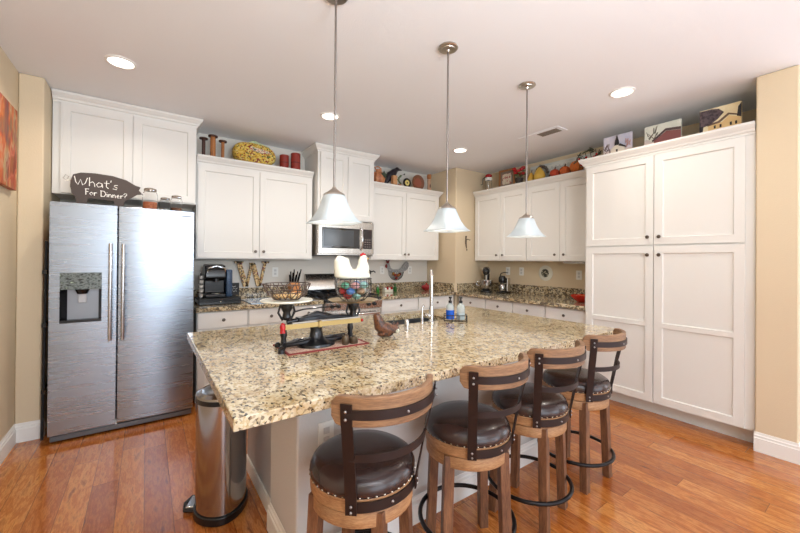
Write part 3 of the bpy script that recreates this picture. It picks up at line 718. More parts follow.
m = M(); m.lathe([(0, 1.272), (.100, 1.272), (.104, 1.285), (.088, 1.312), (0, 1.325)], (.965, yc, 0), 28, sy=.8)
m.tube([(.905, yc, 1.29), (.893, yc, 1.335), (.886, yc, 1.37), (.893, yc, 1.392)], [.054, .046, .038, .026], 14)
m.tube([(.925, yc, 1.30), (.915, yc, 1.34), (.912, yc, 1.385)], [.04, .03, .02], 12)
m.tube([(1.020, yc, 1.295), (1.030, yc, 1.34), (1.026, yc, 1.375), (1.030, yc, 1.388)], [.046, .034, .024, .022], 14); m.ball((1.033, yc, 1.385), (.024, .019, .02), 14, 10)
blob('body', m, CERAM, hn, .005, 5)
m = M()
for x, z, r in ((1.016, 1.404, .008), (1.027, 1.409, .009), (1.038, 1.405, .008)): m.ball((x, yc, z), (r, .006, r*1.1), 10, 6)
build('comb', m, RED, hn); build('wattle', M().ball((1.052, yc, 1.362), (.007, .006, .013), 10, 6), RED, hn)
build('beak', M().lathe([(.007, 0), (0, .016)], (1.054, yc, 1.383), 10, 'x'), plain('beak_yellow', 220, 180, 90, .4), hn)
build('eye', M().ball((1.036, yc-.0185, 1.388), .0032, 8, 5), BLACK, hn)
fg = thing('bird_figurine', 'small brown glazed animal figurine sitting on the island right of the scale', 'figurine', (1.19, 1.80, ZI))
m = M(); m.tube([(1.105, 1.80, 1.06), (1.120, 1.80, 1.03), (1.135, 1.80, .985), (1.175, 1.80, .957), (1.215, 1.80, .950)], [.018, .028, .038, .044, .038], 14)
m.ball((1.238, 1.785, .956), (.026, .026, .026)); m.ball((1.165, 1.80, .935), (.045, .036, .021)); m.ball((1.255, 1.79, .985), (.008, .01, .016), 10, 6); m.ball((1.228, 1.79, .987), (.008, .01, .016), 10, 6)
blob('body', m, blotch('brown_glaze', [(.36, srgb(58, 36, 28)), (.48, srgb(124, 76, 48)), (.56, srgb(40, 36, 38)), (.66, srgb(104, 66, 44))], 30, .3), fg, .005)
build('face_patch', M().ball((1.240, 1.772, .950), (.017, .016, .016), 12, 8), plain('face_cream', 214, 214, 196, .4), fg)
for dx in (-.008, .010): build('eye', M().ball((1.240+dx, 1.7575, .955), .003, 8, 5), BLACK, fg)
tag(build('glass_jar', M().lathe([(.034, 0), (.040, .01), (.042, .05), (.036, .075), (.038, .09), (.036, .09), (.034, .075), (.040, .05), (.036, .012), (0, .008)], (1.285, 1.93, ZI), 24), GLASS), 'clear empty glass jar behind the brown figurine', 'jar')
# faucet and friends
fc = thing('faucet', 'tall chrome gooseneck kitchen faucet beside the island sink', 'faucet', (1.735, 2.035, ZI)); a = R(40)
FCH = mat('faucet_satin', srgb(214, 212, 210), .22, 1)
build('base', M().lathe([(.026, 0), (.026, .008), (.019, .014), (.017, .10), (.014, .12)], (1.735, 2.035, ZI), 20), FCH, fc)
pts = [(1.735, 2.035, ZI+.10), (1.735, 2.035, 1.22)]
for k in range(9):
    th = pi-pi*k/8; pts.append((1.735+sin(a)*(.075+.075*cos(th)), 2.035+cos(a)*(.075+.075*cos(th)), 1.225+.075*sin(th)))
build('spout', M().tube(pts, .0125, 12), FCH, fc)
build('spray_head', M().cyl((1.735+sin(a)*.15, 2.035+cos(a)*.15, 1.09), .016, .135, 16), FCH, fc)
build('handle', M().tube([(1.735, 2.035, .962), (1.70, 2.04, .968), (1.685, 2.035, .975)], [.013, .014, .009], 12), FCH, fc)
tag(build('soap_dispenser', M().tube([(1.655, 2.045, ZI), (1.655, 2.045, 1.00), (1.66, 2.045, 1.035), (1.68, 2.06, 1.045), (1.695, 2.075, 1.03)], [.012, .006, .006, .005, .004], 10), CHROME), 'thin curved chrome dispenser spout left of the faucet', 'soap dispenser')
tag(build('air_gap_cap', M().lathe([(.020, 0), (.020, .006), (.016, .01), (.016, .055), (.012, .062), (0, .063)], (1.43, 1.93, ZI), 20), FCH), 'short chrome cylinder cap standing left of the sink', 'cap')
rk = thing('soap_caddy', 'black wire caddy holding two soap bottles on the island', 'caddy', (1.925, 1.975, ZI)); u = Vector((cos(R(-42)), sin(R(-42)), 0)); vq = Vector((-u.y, u.x, 0)); c0 = Vector((1.925, 1.975, 0))
m = M()
def rr(z, a=.085, b=.042): return [tuple(c0+u*sx*a+vq*sy*b+Vector((0, 0, z))) for sx, sy in ((-1, -1), (-.3, -1.1), (.3, -1.1), (1, -1), (1, 1), (-1, 1))]
for z in (ZI+.010, ZI+.048): m.tube(rr(z), .003, 6, True)
for q in rr(0): m.tube([(q[0], q[1], ZI), (q[0], q[1], ZI+.05)], .003, 6)
for k in (-.5, 0, .5): m.tube([tuple(c0+u*k*.085-vq*.042+Vector((0, 0, ZI+.010))), tuple(c0+u*k*.085+vq*.042+Vector((0, 0, ZI+.010)))], .0025, 6)
build('rack', m, MATTE, rk)
for s, lb, liq in ((-1, 'bottle of blue dish soap in the wire caddy', plain('blue_soap', 20, 84, 190, .15)), (1, 'bottle of clear soap in the wire caddy', mat('clear_soap', srgb(205, 222, 226), .1, trans=.4))):
    q = c0+u*s*.040; b = tag(build('soap_bottle', M().lathe([(.028, 0), (.031, .005), (.031, .095), (.027, .108), (.012, .122), (.011, .13)], (q.x, q.y, ZI+.013), 20), mat('bottle_glass', srgb(225, 235, 236), .05, trans=.6, ior=1.3), origin=(q.x, q.y, ZI+.013)), lb, 'bottle', 'soap bottles in the wire caddy')
    build('soap', M().lathe([(.0, .002), (.0315, .004), (.0315, .072 if s < 0 else .05), (0, .072 if s < 0 else .05)], (q.x, q.y, ZI+.013), 20), liq, b)
    build('pump', M().lathe([(.013, .125), (.013, .142), (.006, .144), (.006, .158), (.012, .160), (.012, .172), (0, .172)], (q.x, q.y, ZI+.013), 16), BLACK, b)

# ================================================================== BACK COUNTER
ZC = .9145
kb = thing('coffee_pod_box', 'low black coffee pod drawer under the coffee machine', 'drawer box', (.61, 4.13, ZC))
build('box', M().box(.415, .80, 3.97, 4.30, ZC, ZC+.062), MATTE, kb, bev=.003)
build('drawer_front', M().box(.42, .795, 3.962, 3.97, ZC+.006, ZC+.056), BLACK, kb, bev=.002); build('drawer_knob', M().ball((.61, 3.957, ZC+.031), .007, 10, 6), NICKEL, kb)
for k in range(6): build('pod_lid', M().cyl((.440+k*.0, 4.0+k*.048, ZC+.031), .0, .0, 3) if False else M().box(.4135, .415, 3.985+k*.05, 4.02+k*.05, ZC+.016, ZC+.048), plain('foil', 200, 200, 200, .3), kb)
kg = thing('coffee_maker', 'black single-cup coffee machine with blue water tank beside the refrigerator', 'coffee maker', (.60, 4.12, ZC+.062)); z = ZC+.0625
m = M().prism([(4.05, z), (4.27, z), (4.28, z+.30), (4.20, z+.34), (4.06, z+.33), (4.03, z+.27), (4.03, z+.20), (4.11, z+.18), (4.11, z+.05), (4.02, z+.04), (4.02, z)], .478, .668, 'x')
build('body', m, BLACK, kg, bev=.012)
build('water_tank', M().box(.674, .735, 4.06, 4.24, z, z+.285), mat('tank_blue', srgb(60, 86, 120), .08, trans=.5), kg, bev=.012)
build('silver_band', M().tube([(.495, 4.035, z+.26), (.50, 4.02, z+.30), (.578, 4.01, z+.325), (.655, 4.02, z+.30), (.66, 4.035, z+.26)], .008, 8), CHROME, kg)
build('spout', M().cyl((.578, 4.06, z+.165), .03, .03, 16), BLACK, kg); build('drip_tray', M().cyl((.578, 4.06, z+.041), .04, .006, 20), NICKEL, kg)
cr = thing('pod_carousel', 'chrome rack of small coffee pods left of the coffee machine', 'pod rack', (.45, 4.13, ZC+.062)); m = M()
m.cyl((.45, 4.13, z), .03, .005, 20); m.cyl((.45, 4.13, z), .004, .25, 8); build('stand', m, CHROME, cr)
for k in range(5):
    for s in (-1, 1): build('coffee_pod', M().lathe([(.018, 0), (.022, .028), (.024, .03)], (.45+s*.0, 4.105 if s < 0 else 4.155, z+.012+k*.046), 14, 'z'), plain('pod', 214, 206, 196, .35), cr)
sg = thing('counter_sign', 'small black framed sign with white script beside the coffee machine', 'sign', (.77, 4.22, ZC+.062))
build('board', M().box(.725, .835, 4.235, 4.245, z, z+.135), MATTE, sg, bev=.002)
def strokes(m, segs, fx, r):
    for s in segs: m.tube([fx(*p) for p in s], r, 5)
m = M(); strokes(m, [[(0, 0), (.2, .5), (.3, .1), (.5, .5), (.7, .1), (1, .4)], [(.1, -.4), (.3, -.2), (.5, -.5), (.7, -.2), (.9, -.4)], [(.2, .9), (.5, .7), (.8, .9)]], lambda a, b: (.745+a*.07, 4.234, z+.06+b*.045), .0016); build('lettering', m, PLASTIC, sg)
tr = tag(build('sky_reflection_panel', M().box(.87, 1.34, 3.84, 4.34, ZC, ZC+.008), mat('pale_blue_reflection', srgb(168, 192, 218), .06, coat=.5), bev=.003), 'pale blue glossy panel painting the sky reflection on the left countertop', 'painted reflection')  # panel stands in for the sky's reflection on the granite
# letter W on the wall
def bar(a, b, wd): 
    return [(a[0]-wd/2, a[1]), (b[0]-wd/2, b[1]), (b[0]+wd/2, b[1]), (a[0]+wd/2, a[1])]
LET = speckle('leopard_letter', [(0, srgb(190, 150, 88)), (.35, srgb(40, 28, 22)), (.55, srgb(206, 172, 112)), (.75, srgb(120, 40, 36)), (.85, srgb(226, 200, 150))], 75, .5)
W_ = thing('letter_w', 'large leopard-patterned letter W hanging above the left countertop', 'wall letter', (1.02, 4.44, 1.045)); m = M(); zt, zbm = 1.345, 1.055; y0, y1 = 4.425, 4.452
for a, b, wd in (((.865, zt), (.945, zbm), .055), ((1.010, zt-.02), (.955, zbm), .030), ((1.020, zt-.02), (1.090, zbm), .055), ((1.165, zt), (1.100, zbm), .030)): m.prism(bar(a, b, wd), y0, y1, 'y')
for a, b in ((.820, .915), (.985, 1.045), (1.125, 1.205)): m.box(a, b, y0, y1, zt-.02 if a != .985 else zt-.035, zt if a != .985 else zt-.015)
build('letter', m, [LET], W_)
m = M()
for a, b in ((.816, .919), (1.121, 1.209)): m.box(a, b, y0+.001, y1+.001, zt-.004, zt+.004)
build('dark_edge', m, MATTE, W_)
kn = thing('knife_block', 'wooden knife block with black-handled knives left of the range', 'knife block', (1.49, 4.22, ZC))
KB = wood('block_wood', srgb(150, 88, 44), srgb(190, 122, 66), srgb(214, 150, 90), .45, (1, 1, 8))
build('block', M().prism([(4.12, ZC), (4.30, ZC), (4.34, ZC+.15), (4.22, ZC+.19)], 1.40, 1.51, 'x'), KB, kn, bev=.004)
for i in range(4):
    for j in range(2):
        x = 1.413+i*.028; yy = 4.25+j*.045; zz = ZC+.185-j*.02
        build('knife_handle', M().tube([(x, yy, zz-.02), (x+.006*(i-1), yy-.02, zz+.06), (x+.014*(i-1), yy-.035, zz+.13+.025*(i % 2)-.02*j)], [.007, .0085, .0075], 8), BLACK, kn)
# right of the range
def bottle(nm, lb, c, r, h, mt, cap, capm, cat='bottle', grp=None):
    o = tag(build(nm, M().lathe([(r*.9, 0), (r, .004), (r, h*.62), (r*.45, h*.8), (r*.4, h)], (c[0], c[1], c[2]), 18), mt, origin=c), lb, cat, grp)
    build('cap', M().cyl((c[0], c[1], c[2]+h), r*.5, cap, 14), capm, o); return o
GR = plain('green_bottle', 52, 130, 50, .2); PK = plain('pink_white', 226, 206, 204, .4)
bottle('lotion_bottle', 'pale pink bottle right behind the white hen, beside the range', (2.52, 4.30, ZC), .035, .15, PK, .03, PLASTIC)
bottle('green_bottle', 'small green bottle with white cap next to the range', (2.69, 4.33, ZC), .024, .085, GR, .02, PLASTIC)
bottle('green_bottle', 'small dark green bottle below the rooster basket', (2.99, 4.33, ZC), .026, .09, plain('dark_green_bottle', 34, 96, 40, .2), .025, plain('green_cap', 30, 80, 36))
sp_ = thing('spice_tray', 'small white dish of red and white packets between the two green bottles', 'dish', (2.85, 4.32, ZC))
build('dish', M().box(2.78, 2.92, 4.28, 4.36, ZC, ZC+.035), CERAM, sp_, bev=.004)
for k in range(4): build('packet', M().box(2.79+k*.033, 2.815+k*.033, 4.29, 4.35, ZC+.036, ZC+.062+.01*(k % 2)), RED if k % 2 else PLASTIC, sp_)
rd = thing('red_dish', 'red lidded dish at the back counter corner, behind the faucet', 'dish', (3.52, 4.25, ZC))
build('bowl', M().lathe([(.04, 0), (.075, .03), (.082, .05), (.07, .075), (.03, .092), (0, .095)], (3.52, 4.25, ZC), 24), plain('dark_red', 140, 30, 34, .25), rd); build('knob', M().ball((3.52, 4.25, ZC+.10), .013), RED, rd)
# rooster wire basket on the back wall
rb_ = thing('rooster_basket', 'rooster-shaped wire basket with red fruit hanging on the back wall', 'wall basket', (3.08, 4.44, 1.06)); cx, y0, zc = 3.085, 4.45, 1.195; m = M()
for k in range(7):
    t_ = k/6; r = .135*cos(t_*pi/2*.9); zz = zc-.125*sin(t_*pi/2*.9); m.tube([(cx+r*cos(pi+pi*j/16), y0+.5*r*sin(pi+pi*j/16), zz) for j in range(17)], .0022, 5)
for j in range(13):
    an = pi+pi*j/12; m.tube([(cx+.135*cos(t_*pi/2)*cos(an), y0+.5*.135*cos(t_*pi/2)*sin(an), zc-.125*sin(t_*pi/2)) for t_ in (0, .25, .5, .75, 1)], .0022, 5)
build('wire_bowl', m, MATTE, rb_)
m = M(); m.prism([(2.945, 1.195), (2.935, 1.24), (2.915, 1.28), (2.905, 1.315), (2.925, 1.345), (2.955, 1.335), (2.965, 1.30), (2.985, 1.255), (3.03, 1.235), (3.12, 1.235), (3.17, 1.255), (3.20, 1.295), (3.235, 1.335), (3.285, 1.355), (3.315, 1.33), (3.318, 1.28), (3.29, 1.235), (3.255, 1.21), (3.22, 1.195)], 4.437, 4.445, 'y')
build('body_panel', m, blotch('galvanised', [(.4, srgb(128, 128, 128)), (.6, srgb(168, 166, 164))], 60, .4), rb_)
m = M(); m.ball((2.925, 4.435, 1.345), (.028, .007, .02), 12, 8); m.ball((2.905, 4.435, 1.362), (.014, .006, .014), 10, 6); m.ball((2.945, 4.435, 1.364), (.014, .006, .012), 10, 6); build('comb', m, plain('rooster_red', 120, 34, 34, .5), rb_)
build('wattle', M().ball((2.90, 4.435, 1.285), (.018, .008, .03), 12, 8), plain('rooster_red2', 128, 36, 36, .5), rb_)
for i, (x, zz, cc) in enumerate(((3.05, 1.15, (186, 60, 40)), (3.11, 1.145, (206, 120, 50)), (3.075, 1.105, (150, 40, 36)), (3.14, 1.165, (120, 40, 34)), (3.02, 1.17, (196, 140, 60)))):
    tag(build('faux_fruit', M().ball((x, 4.42, zz), .023, 14, 9), plain('fruit_%d' % i, *cc, .4)), ['bright red', 'orange', 'dark red lowest', 'maroon rightmost', 'yellow leftmost'][i]+' fruit inside the rooster wire basket', 'fruit', 'fruit in the rooster basket')
hk = thing('wall_hook', 'small dark ring-shaped iron ornament on the wall right of the hen', 'wall hook', (2.62, 4.45, 1.19)); m = M()
m.tube([(2.60+.035*cos(2*pi*k/20), 4.44, 1.195+.035*sin(2*pi*k/20)) for k in range(20)], .009, 8, True); m.ball((2.60, 4.44, 1.195), (.022, .01, .022), 12, 8)
m.tube([(2.63, 4.44, 1.20), (2.68, 4.43, 1.215), (2.705, 4.425, 1.195)], .008, 8); m.cyl((2.60, 4.44, 1.195), .008, .018, 8, 'y'); build('ornament', m, MATTE, hk)

# ================================================================== RIGHT COUNTER
mx = thing('stand_mixer', 'black stand mixer with steel bowl at the wall column', 'mixer', (4.12, 3.58, ZC)); mm = M()
build('base', M().prism([(3.99, 3.50), (4.26, 3.50), (4.28, 3.54), (4.28, 3.62), (4.26, 3.66), (3.99, 3.66), (3.96, 3.62), (3.96, 3.54)], ZC, ZC+.03), BLACK, mx, bev=.008)
build('column', M().lathe([(.05, .03), (.042, .10), (.040, .20), (.045, .27)], (4.215, 3.58, ZC), 20, sx=.9), BLACK, mx)
m = M(); m.tube([(3.955, 3.58, ZC+.30), (3.99, 3.58, ZC+.305), (4.08, 3.58, ZC+.315), (4.20, 3.58, ZC+.31), (4.27, 3.58, ZC+.295)], [.035, .052, .058, .052, .03], 20); build('motor_head', m, BLACK, mx, sharp=80)
build('trim_band', M().lathe([(.0565, 0), (.0585, .004), (.0575, .012)], (4.03, 3.58, ZC+.308), 24, 'x'), CHROME, mx)
build('beater_shaft', M().cyl((4.04, 3.58, ZC+.17), .014, .10, 12), NICKEL, mx)
build('bowl', M().lathe([(.05, .031), (.055, .04), (.085, .08), (.095, .13), (.098, .175), (.095, .175), (.09, .13), (.05, .045), (0, .04)], (4.05, 3.58, ZC), 30), STEEL3, mx)
build('bowl_handle', M().tube([(4.02, 3.673, ZC+.155), (4.02, 3.71, ZC+.15), (4.02, 3.715, ZC+.11), (4.02, 3.68, ZC+.09)], .006, 8), CHROME, mx)
mx.rotation_euler = (0, 0, R(38))
cm = thing('coffee_maker', 'small black and chrome coffee maker right of the stand mixer', 'coffee maker', (4.13, 3.30, ZC))
build('base', M().box(4.05, 4.24, 3.235, 3.345, ZC, ZC+.025), BLACK, cm, bev=.006); build('rear_column', M().box(4.17, 4.24, 3.24, 3.34, ZC+.025, ZC+.22), STEEL2, cm, bev=.01)
build('head', M().lathe([(.045, .15), (.05, .17), (.05, .22), (.035, .25), (0, .255)], (4.12, 3.29, ZC), 24), BLACK, cm); build('carafe', M().lathe([(.032, .026), (.042, .05), (.040, .10), (.03, .125), (.032, .13)], (4.12, 3.29, ZC), 24), STEEL3, cm)
build('lever', M().tube([(4.12, 3.33, ZC+.24), (4.12, 3.31, ZC+.285), (4.12, 3.25, ZC+.30), (4.12, 3.20, ZC+.295)], .007, 8), BLACK, cm)
pl = thing('wall_plate', 'round white decorative plate with dark centre on the right wall', 'plate', (4.40, 2.80, 1.21))
build('plate', M().lathe([(0, -.022), (.06, -.022), (.098, -.014), (.105, -.010), (.104, -.006), (.06, -.0145), (.055, 0), (0, 0)], (RX, 2.80, 1.215), 40, 'x'), CERAM, pl)
build('plate_pattern', M().lathe([(0, -.0235), (.056, -.0235), (.056, -.022), (0, -.022)], (RX, 2.80, 1.215), 32, 'x'), speckle('plate_pattern', [(0, srgb(60, 62, 54)), (.35, srgb(190, 184, 160)), (.6, srgb(92, 88, 70)), (.8, srgb(40, 44, 40))], 90, .3), pl)
rb2 = thing('red_dish', 'bright red flower-shaped dish on the counter beside the pantry', 'dish', (4.08, 2.13, ZC)); m = M()
rings = []
for r, zz in ((.05, 0), (.06, .006), (.105, .055), (.118, .075), (.112, .075), (.095, .055), (.05, .012)):
    rings.append([(4.08+(r*(1+.07*cos(8*2*pi*k/64)*(r > .09)))*cos(2*pi*k/64), 2.13+(r*(1+.07*cos(8*2*pi*k/64)*(r > .09)))*sin(2*pi*k/64), ZC+zz) for k in range(64)])
build('bowl', M().loft(rings), plain('bright_red', 206, 40, 24, .25), rb2, sharp=60)
for i, (dx, dy) in enumerate(((-.03, .03), (.03, -.02), (.02, .045), (-.04, -.03))):
    tag(build('tomato', M().ball((4.08+dx, 2.13+dy, ZC+.055), (.030, .030, .026), 14, 9), plain('tomato_%d' % i, 214, 50+i*18, 30, .3)), ['front left', 'back right', 'back left', 'front right'][i]+' round red fruit heaped in the flower-shaped dish', 'fruit', 'fruit in the red dish')
ul = thing('under_cabinet_light', 'slim metal light bar under the wall cabinet next to the pantry', 'light bar', (4.2, 2.2, 1.35))
build('housing', M().box(4.11, 4.19, 1.93, 2.38, 1.352, 1.374), STEEL2, ul, bev=.004); build('diffuser', M().box(4.12, 4.18, 1.95, 2.36, 1.348, 1.352), plain('diffuser', 240, 236, 220, .3), ul)
og = thing('wall_ornament', 'small ornate iron ornament hanging on the wall column', 'wall ornament', (3.91, 3.79, 1.55)); m = M()
m.tube([(3.905, 3.792, 1.735), (3.905, 3.788, 1.60), (3.915, 3.788, 1.56)], [.008, .010, .006], 8)
m.tube([(3.905, 3.79, 1.68), (3.93, 3.78, 1.70), (3.955, 3.775, 1.685), (3.975, 3.775, 1.69)], .006, 8); m.tube([(3.905, 3.79, 1.735), (3.89, 3.785, 1.72), (3.885, 3.785, 1.64), (3.90, 3.785, 1.60)], .006, 8)
m.ball((3.905, 3.79, 1.735), .014, 10, 6); m.ball((3.92, 3.788, 1.54), (.010, .006, .016), 10, 6); build('ornament', m, blotch('old_iron', [(.4, srgb(70, 58, 46)), (.6, srgb(120, 100, 78))], 60, .5), og)

# ================================================================== PAINTING, FRIDGE TOP
pt = thing('canvas_painting', 'abstract orange, cream and teal canvas painting on the left wall', 'painting', (-.77, 3.3, 1.83))
pm = mat('painting', (1, 1, 1, 1), .6); n = N(pm); d_ = n.noise(4.2, 3, .5, stretch=(1, 1.3, .9)); n2_ = n.noise(6, 3, .5, stretch=(1, 2, .6))
ca = n.mix(1, srgb(205, 195, 190), n.ramp(d_, [(.36, srgb(58, 70, 84)), (.42, srgb(170, 62, 30)), (.47, srgb(226, 126, 40)), (.515, srgb(240, 206, 160)), (.55, srgb(200, 84, 40)), (.60, srgb(220, 130, 110)), (.66, srgb(120, 36, 24))]), 'MULTIPLY')
cb_ = n.ramp(n2_, [(.35, srgb(240, 150, 60)), (.5, srgb(200, 60, 36)), (.62, srgb(120, 160, 110)), (.7, srgb(60, 70, 80))]); n.col(n.mix(.3, ca, cb_))
build('canvas', M().box(-.789, -.757, 2.86, 3.64, 1.845, 2.41), pm, pt, bev=.002)
sn = thing('chalkboard_sign', "pig-shaped dark board reading What's For Dinner? on top of the refrigerator", 'sign', (-.26, 3.72, 1.767)); y0 = 3.712
poly = [(-.485, 1.97), (-.47, 2.02), (-.425, 2.04), (-.341, 2.046), (-.232, 2.04), (-.142, 2.017), (-.083, 1.981), (-.047, 1.971), (-.059, 1.943), (-.033, 1.913), (-.071, 1.905), (-.117, 1.867), (-.152, 1.842), (-.165, 1.768), (-.215, 1.768), (-.222, 1.836), (-.381, 1.843), (-.395, 1.768), (-.445, 1.768), (-.459, 1.851), (-.479, 1.876), (-.487, 1.929)]
build('board', M().prism(poly, y0, y0+.014, 'y'), plain('chalkboard', 72, 62, 58, .7), sn, bev=.002)
build('tail', M().tube([(-.483, y0+.006, 1.975), (-.505, y0, 1.965), (-.525, y0, 1.985), (-.512, y0, 2.01), (-.495, y0, 2.0), (-.502, y0, 1.98)], .004, 6), mat('tail_wire', srgb(180, 176, 170), .35, .8), sn)
build('snout_wire', M().tube([(-.050, y0+.006, 1.915), (-.03, y0, 1.925), (-.02, y0, 1.90), (-.04, y0, 1.895)], .004, 6), PLASTIC, sn)
GL = {'W': [[(0, 1), (.1, .3), (.25, 0), (.45, .7), (.6, 0), (.8, .3), (.95, 1)]], 'h': [[(.05, 1.1), (.05, 0)], [(.05, .4), (.3, .6), (.42, .4), (.45, 0)]], 'a': [[(.45, .5), (.2, .6), (.02, .3), (.15, .02), (.4, .15), (.45, .5), (.5, 0)]],
      't': [[(.2, 1), (.18, .2), (.35, 0)], [(0, .65), (.42, .68)]], "'": [[(.05, 1.1), (.02, .85)]], 's': [[(.4, .6), (.15, .55), (.1, .4), (.35, .25), (.3, .02), (0, .05)]], 'f': [[(.55, 1.0), (.3, 1.05), (.25, .6), (.22, -.3)], [(0, .55), (.5, .6)]], 'F': [[(.1, 1), (.12, 0)], [(.0, 1), (.5, 1.05)], [(.1, .55), (.42, .58)]],
      'o': [[(.25, .55), (.02, .3), (.2, 0), (.45, .25), (.25, .55)]], 'r': [[(.05, .55), (.08, 0)], [(.08, .35), (.25, .55), (.4, .5)]], 'D': [[(.1, 1), (.1, 0)], [(0, 1), (.5, .95), (.72, .5), (.5, .05), (.05, 0)]], 'i': [[(.05, .5), (.07, 0)], [(.06, .75), (.07, .8)]],
      'n': [[(.05, .55), (.07, 0)], [(.07, .35), (.28, .55), (.38, .35), (.4, 0)]], 'e': [[(.05, .3), (.4, .35), (.3, .58), (.08, .4), (.12, .05), (.4, .08)]], '?': [[(.0, .75), (.15, 1), (.4, .95), (.4, .7), (.18, .5), (.17, .25)], [(.17, .02), (.18, .06)]]}
WD = {'W': 1.05, 'h': .55, 'a': .6, 't': .5, "'": .18, 's': .5, 'F': .55, 'f': .55, 'o': .52, 'r': .45, 'D': .8, 'i': .2, 'n': .52, 'e': .5, '?': .5, ' ': .35}
def write(txt, x, z, h, slope, wx):
    for ch in txt:
        for s in GL.get(ch, []):
            for q in range(len(s)-1):
                pass
            m_ = M(); m_.tube([(x+a*h*wx, y0-.0008, z+b*h+slope*(x+a*h*wx-x0_)) for a, b in s], .0030, 5); LM.add(m_.v, m_.f)
        x += WD[ch]*h*wx
    return x
LM = M(); x0_ = -.455; write("What's", -.462, 1.945, .062, -.06, 1.30); x0_ = -.392; write('For Dinner?', -.400, 1.870, .045, -.04, 1.10)
build('chalk_lettering', LM, plain('chalk', 240, 238, 232, .8), sn)
for i, (x, r, h, lb) in enumerate(((.020, .055, .215, 'tallest'), (.128, .042, .145, 'smallest, middle'), (.212, .045, .172, 'rightmost'))):
    yy = 3.76; zf = 1.7655
    j = tag(build('glass_jar', M().lathe([(r*.92, 0), (r, .006), (r, h*.72), (r*.82, h*.82), (r*.8, h*.86), (r*.77, h*.86), (r*.8, h*.80), (r*.96, h*.70), (r*.96, .01), (0, .006)], (x, yy, zf), 26), mat('jar_glass', (1, 1, 1, 1), .01, trans=1, ior=1.1), origin=(x, yy, zf)), '%s clear clip-lid jar on top of the refrigerator' % lb, 'jar', 'jars on the refrigerator')
    build('contents', M().lathe([(0, .012), (r*.93, .012), (r*.93, h*(.42, .3, .34)[i]), (0, h*(.44, .32, .36)[i])], (x, yy, zf), 22), (blotch('jar_orange', [(.4, srgb(168, 84, 50)), (.6, srgb(204, 128, 84))], 60, .6), blotch('jar_dark', [(.4, srgb(60, 40, 34)), (.55, srgb(220, 210, 190))], 70, .5), blotch('jar_brown', [(.4, srgb(90, 60, 44)), (.6, srgb(150, 100, 70))], 60, .6))[i], j)
    build('lid', M().lathe([(r*.84, h*.865), (r*.86, h*.90), (r*.82, h*.96), (r*.4, h), (0, h)], (x, yy, zf), 26), mat('lid_glass', srgb(150, 138, 126), .15, .6), j)
    build('clip', M().tube([(x-r*.9, yy-r*.35, zf+h*.78), (x-r*.5, yy-r*.8, zf+h*.88), (x+r*.5, yy-r*.8, zf+h*.88), (x+r*.9, yy-r*.35, zf+h*.78)], .0025, 6), CHROME, j)

# ================================================================== DECOR ABOVE THE CABINETS
ZT = 2.4205
SPW = wood('spool_wood', srgb(120, 66, 30), srgb(168, 104, 54), srgb(196, 134, 76), .5, (8, 8, 1)); SPD = plain('spool_dark', 72, 40, 28, .5)
for i, (x, h, r, lb) in enumerate(((.470, .205, .017, 'dark shafted wooden spool at the far left end above the cabinet'), (.556, .245, .026, 'tallest wooden spool, middle of the three above the cabinet'), (.650, .210, .016, 'slim light wooden spool right of the tall one above the cabinet'))):
    t = thing('wooden_spool', lb, 'spool', (x, 4.19, ZT), 0, 'wooden spools above the left cabinet')
    build('foot', M().cyl((x, 4.19, ZT), .038, .014, 20), SPD, t, bev=.003); build('shaft', M().cyl((x, 4.19, ZT+.014), r, h-.030, 16), SPD if i == 0 else SPW, t); build('head', M().cyl((x, 4.19, ZT+h-.016), .040 if i != 1 else .046, .016, 20), SPD, t, bev=.003)
t = thing('casserole_carrier', 'yellow floral quilted fabric carrier above the left wall cabinet', 'fabric carrier', (.975, 4.22, ZT))
YF = speckle('yellow_floral', [(0, srgb(196, 158, 56)), (.42, srgb(212, 184, 92)), (.66, srgb(130, 50, 36)), (.80, srgb(206, 190, 120)), (.90, srgb(90, 96, 46))], 75, .8)
m = M(); rings = []
for yy, sc2 in ((4.12, .80), (4.135, .93), (4.17, 1), (4.25, 1), (4.285, .93), (4.30, .8)):
    ring = []
    for k in range(32):
        a = 2*pi*k/32; x = .975+.225*sc2*math.copysign(abs(cos(a))**.75, cos(a)); zz = ZT+.118+.118*sc2*math.copysign(abs(sin(a))**.8, sin(a)) - .05*(x-.975)*(sin(a) > 0)
        ring.append((x, yy, zz))
    rings.append(ring)
build('quilted_body', m.loft(rings), YF, t, sharp=70)
build('green_flap', M().prism([(.86, ZT+.215), (.95, ZT+.262), (1.13, ZT+.215), (1.10, ZT+.185), (.98, ZT+.20), (.90, ZT+.19)], 4.14, 4.26, 'y'), blotch('flap', [(.4, srgb(150, 176, 146)), (.6, srgb(196, 206, 160))], 30, .8), t, bev=.008)
build('label_patch', M().prism([(.90, ZT+.150), (.915, ZT+.185), (1.10, ZT+.160), (1.13, ZT+.135), (1.02, ZT+.125)], 4.110, 4.122, 'y'), blotch('patch', [(.4, srgb(50, 60, 52)), (.5, srgb(236, 226, 196)), (.62, srgb(170, 60, 50))], 34, .7, (1, 1, 2)), t, bev=.004)
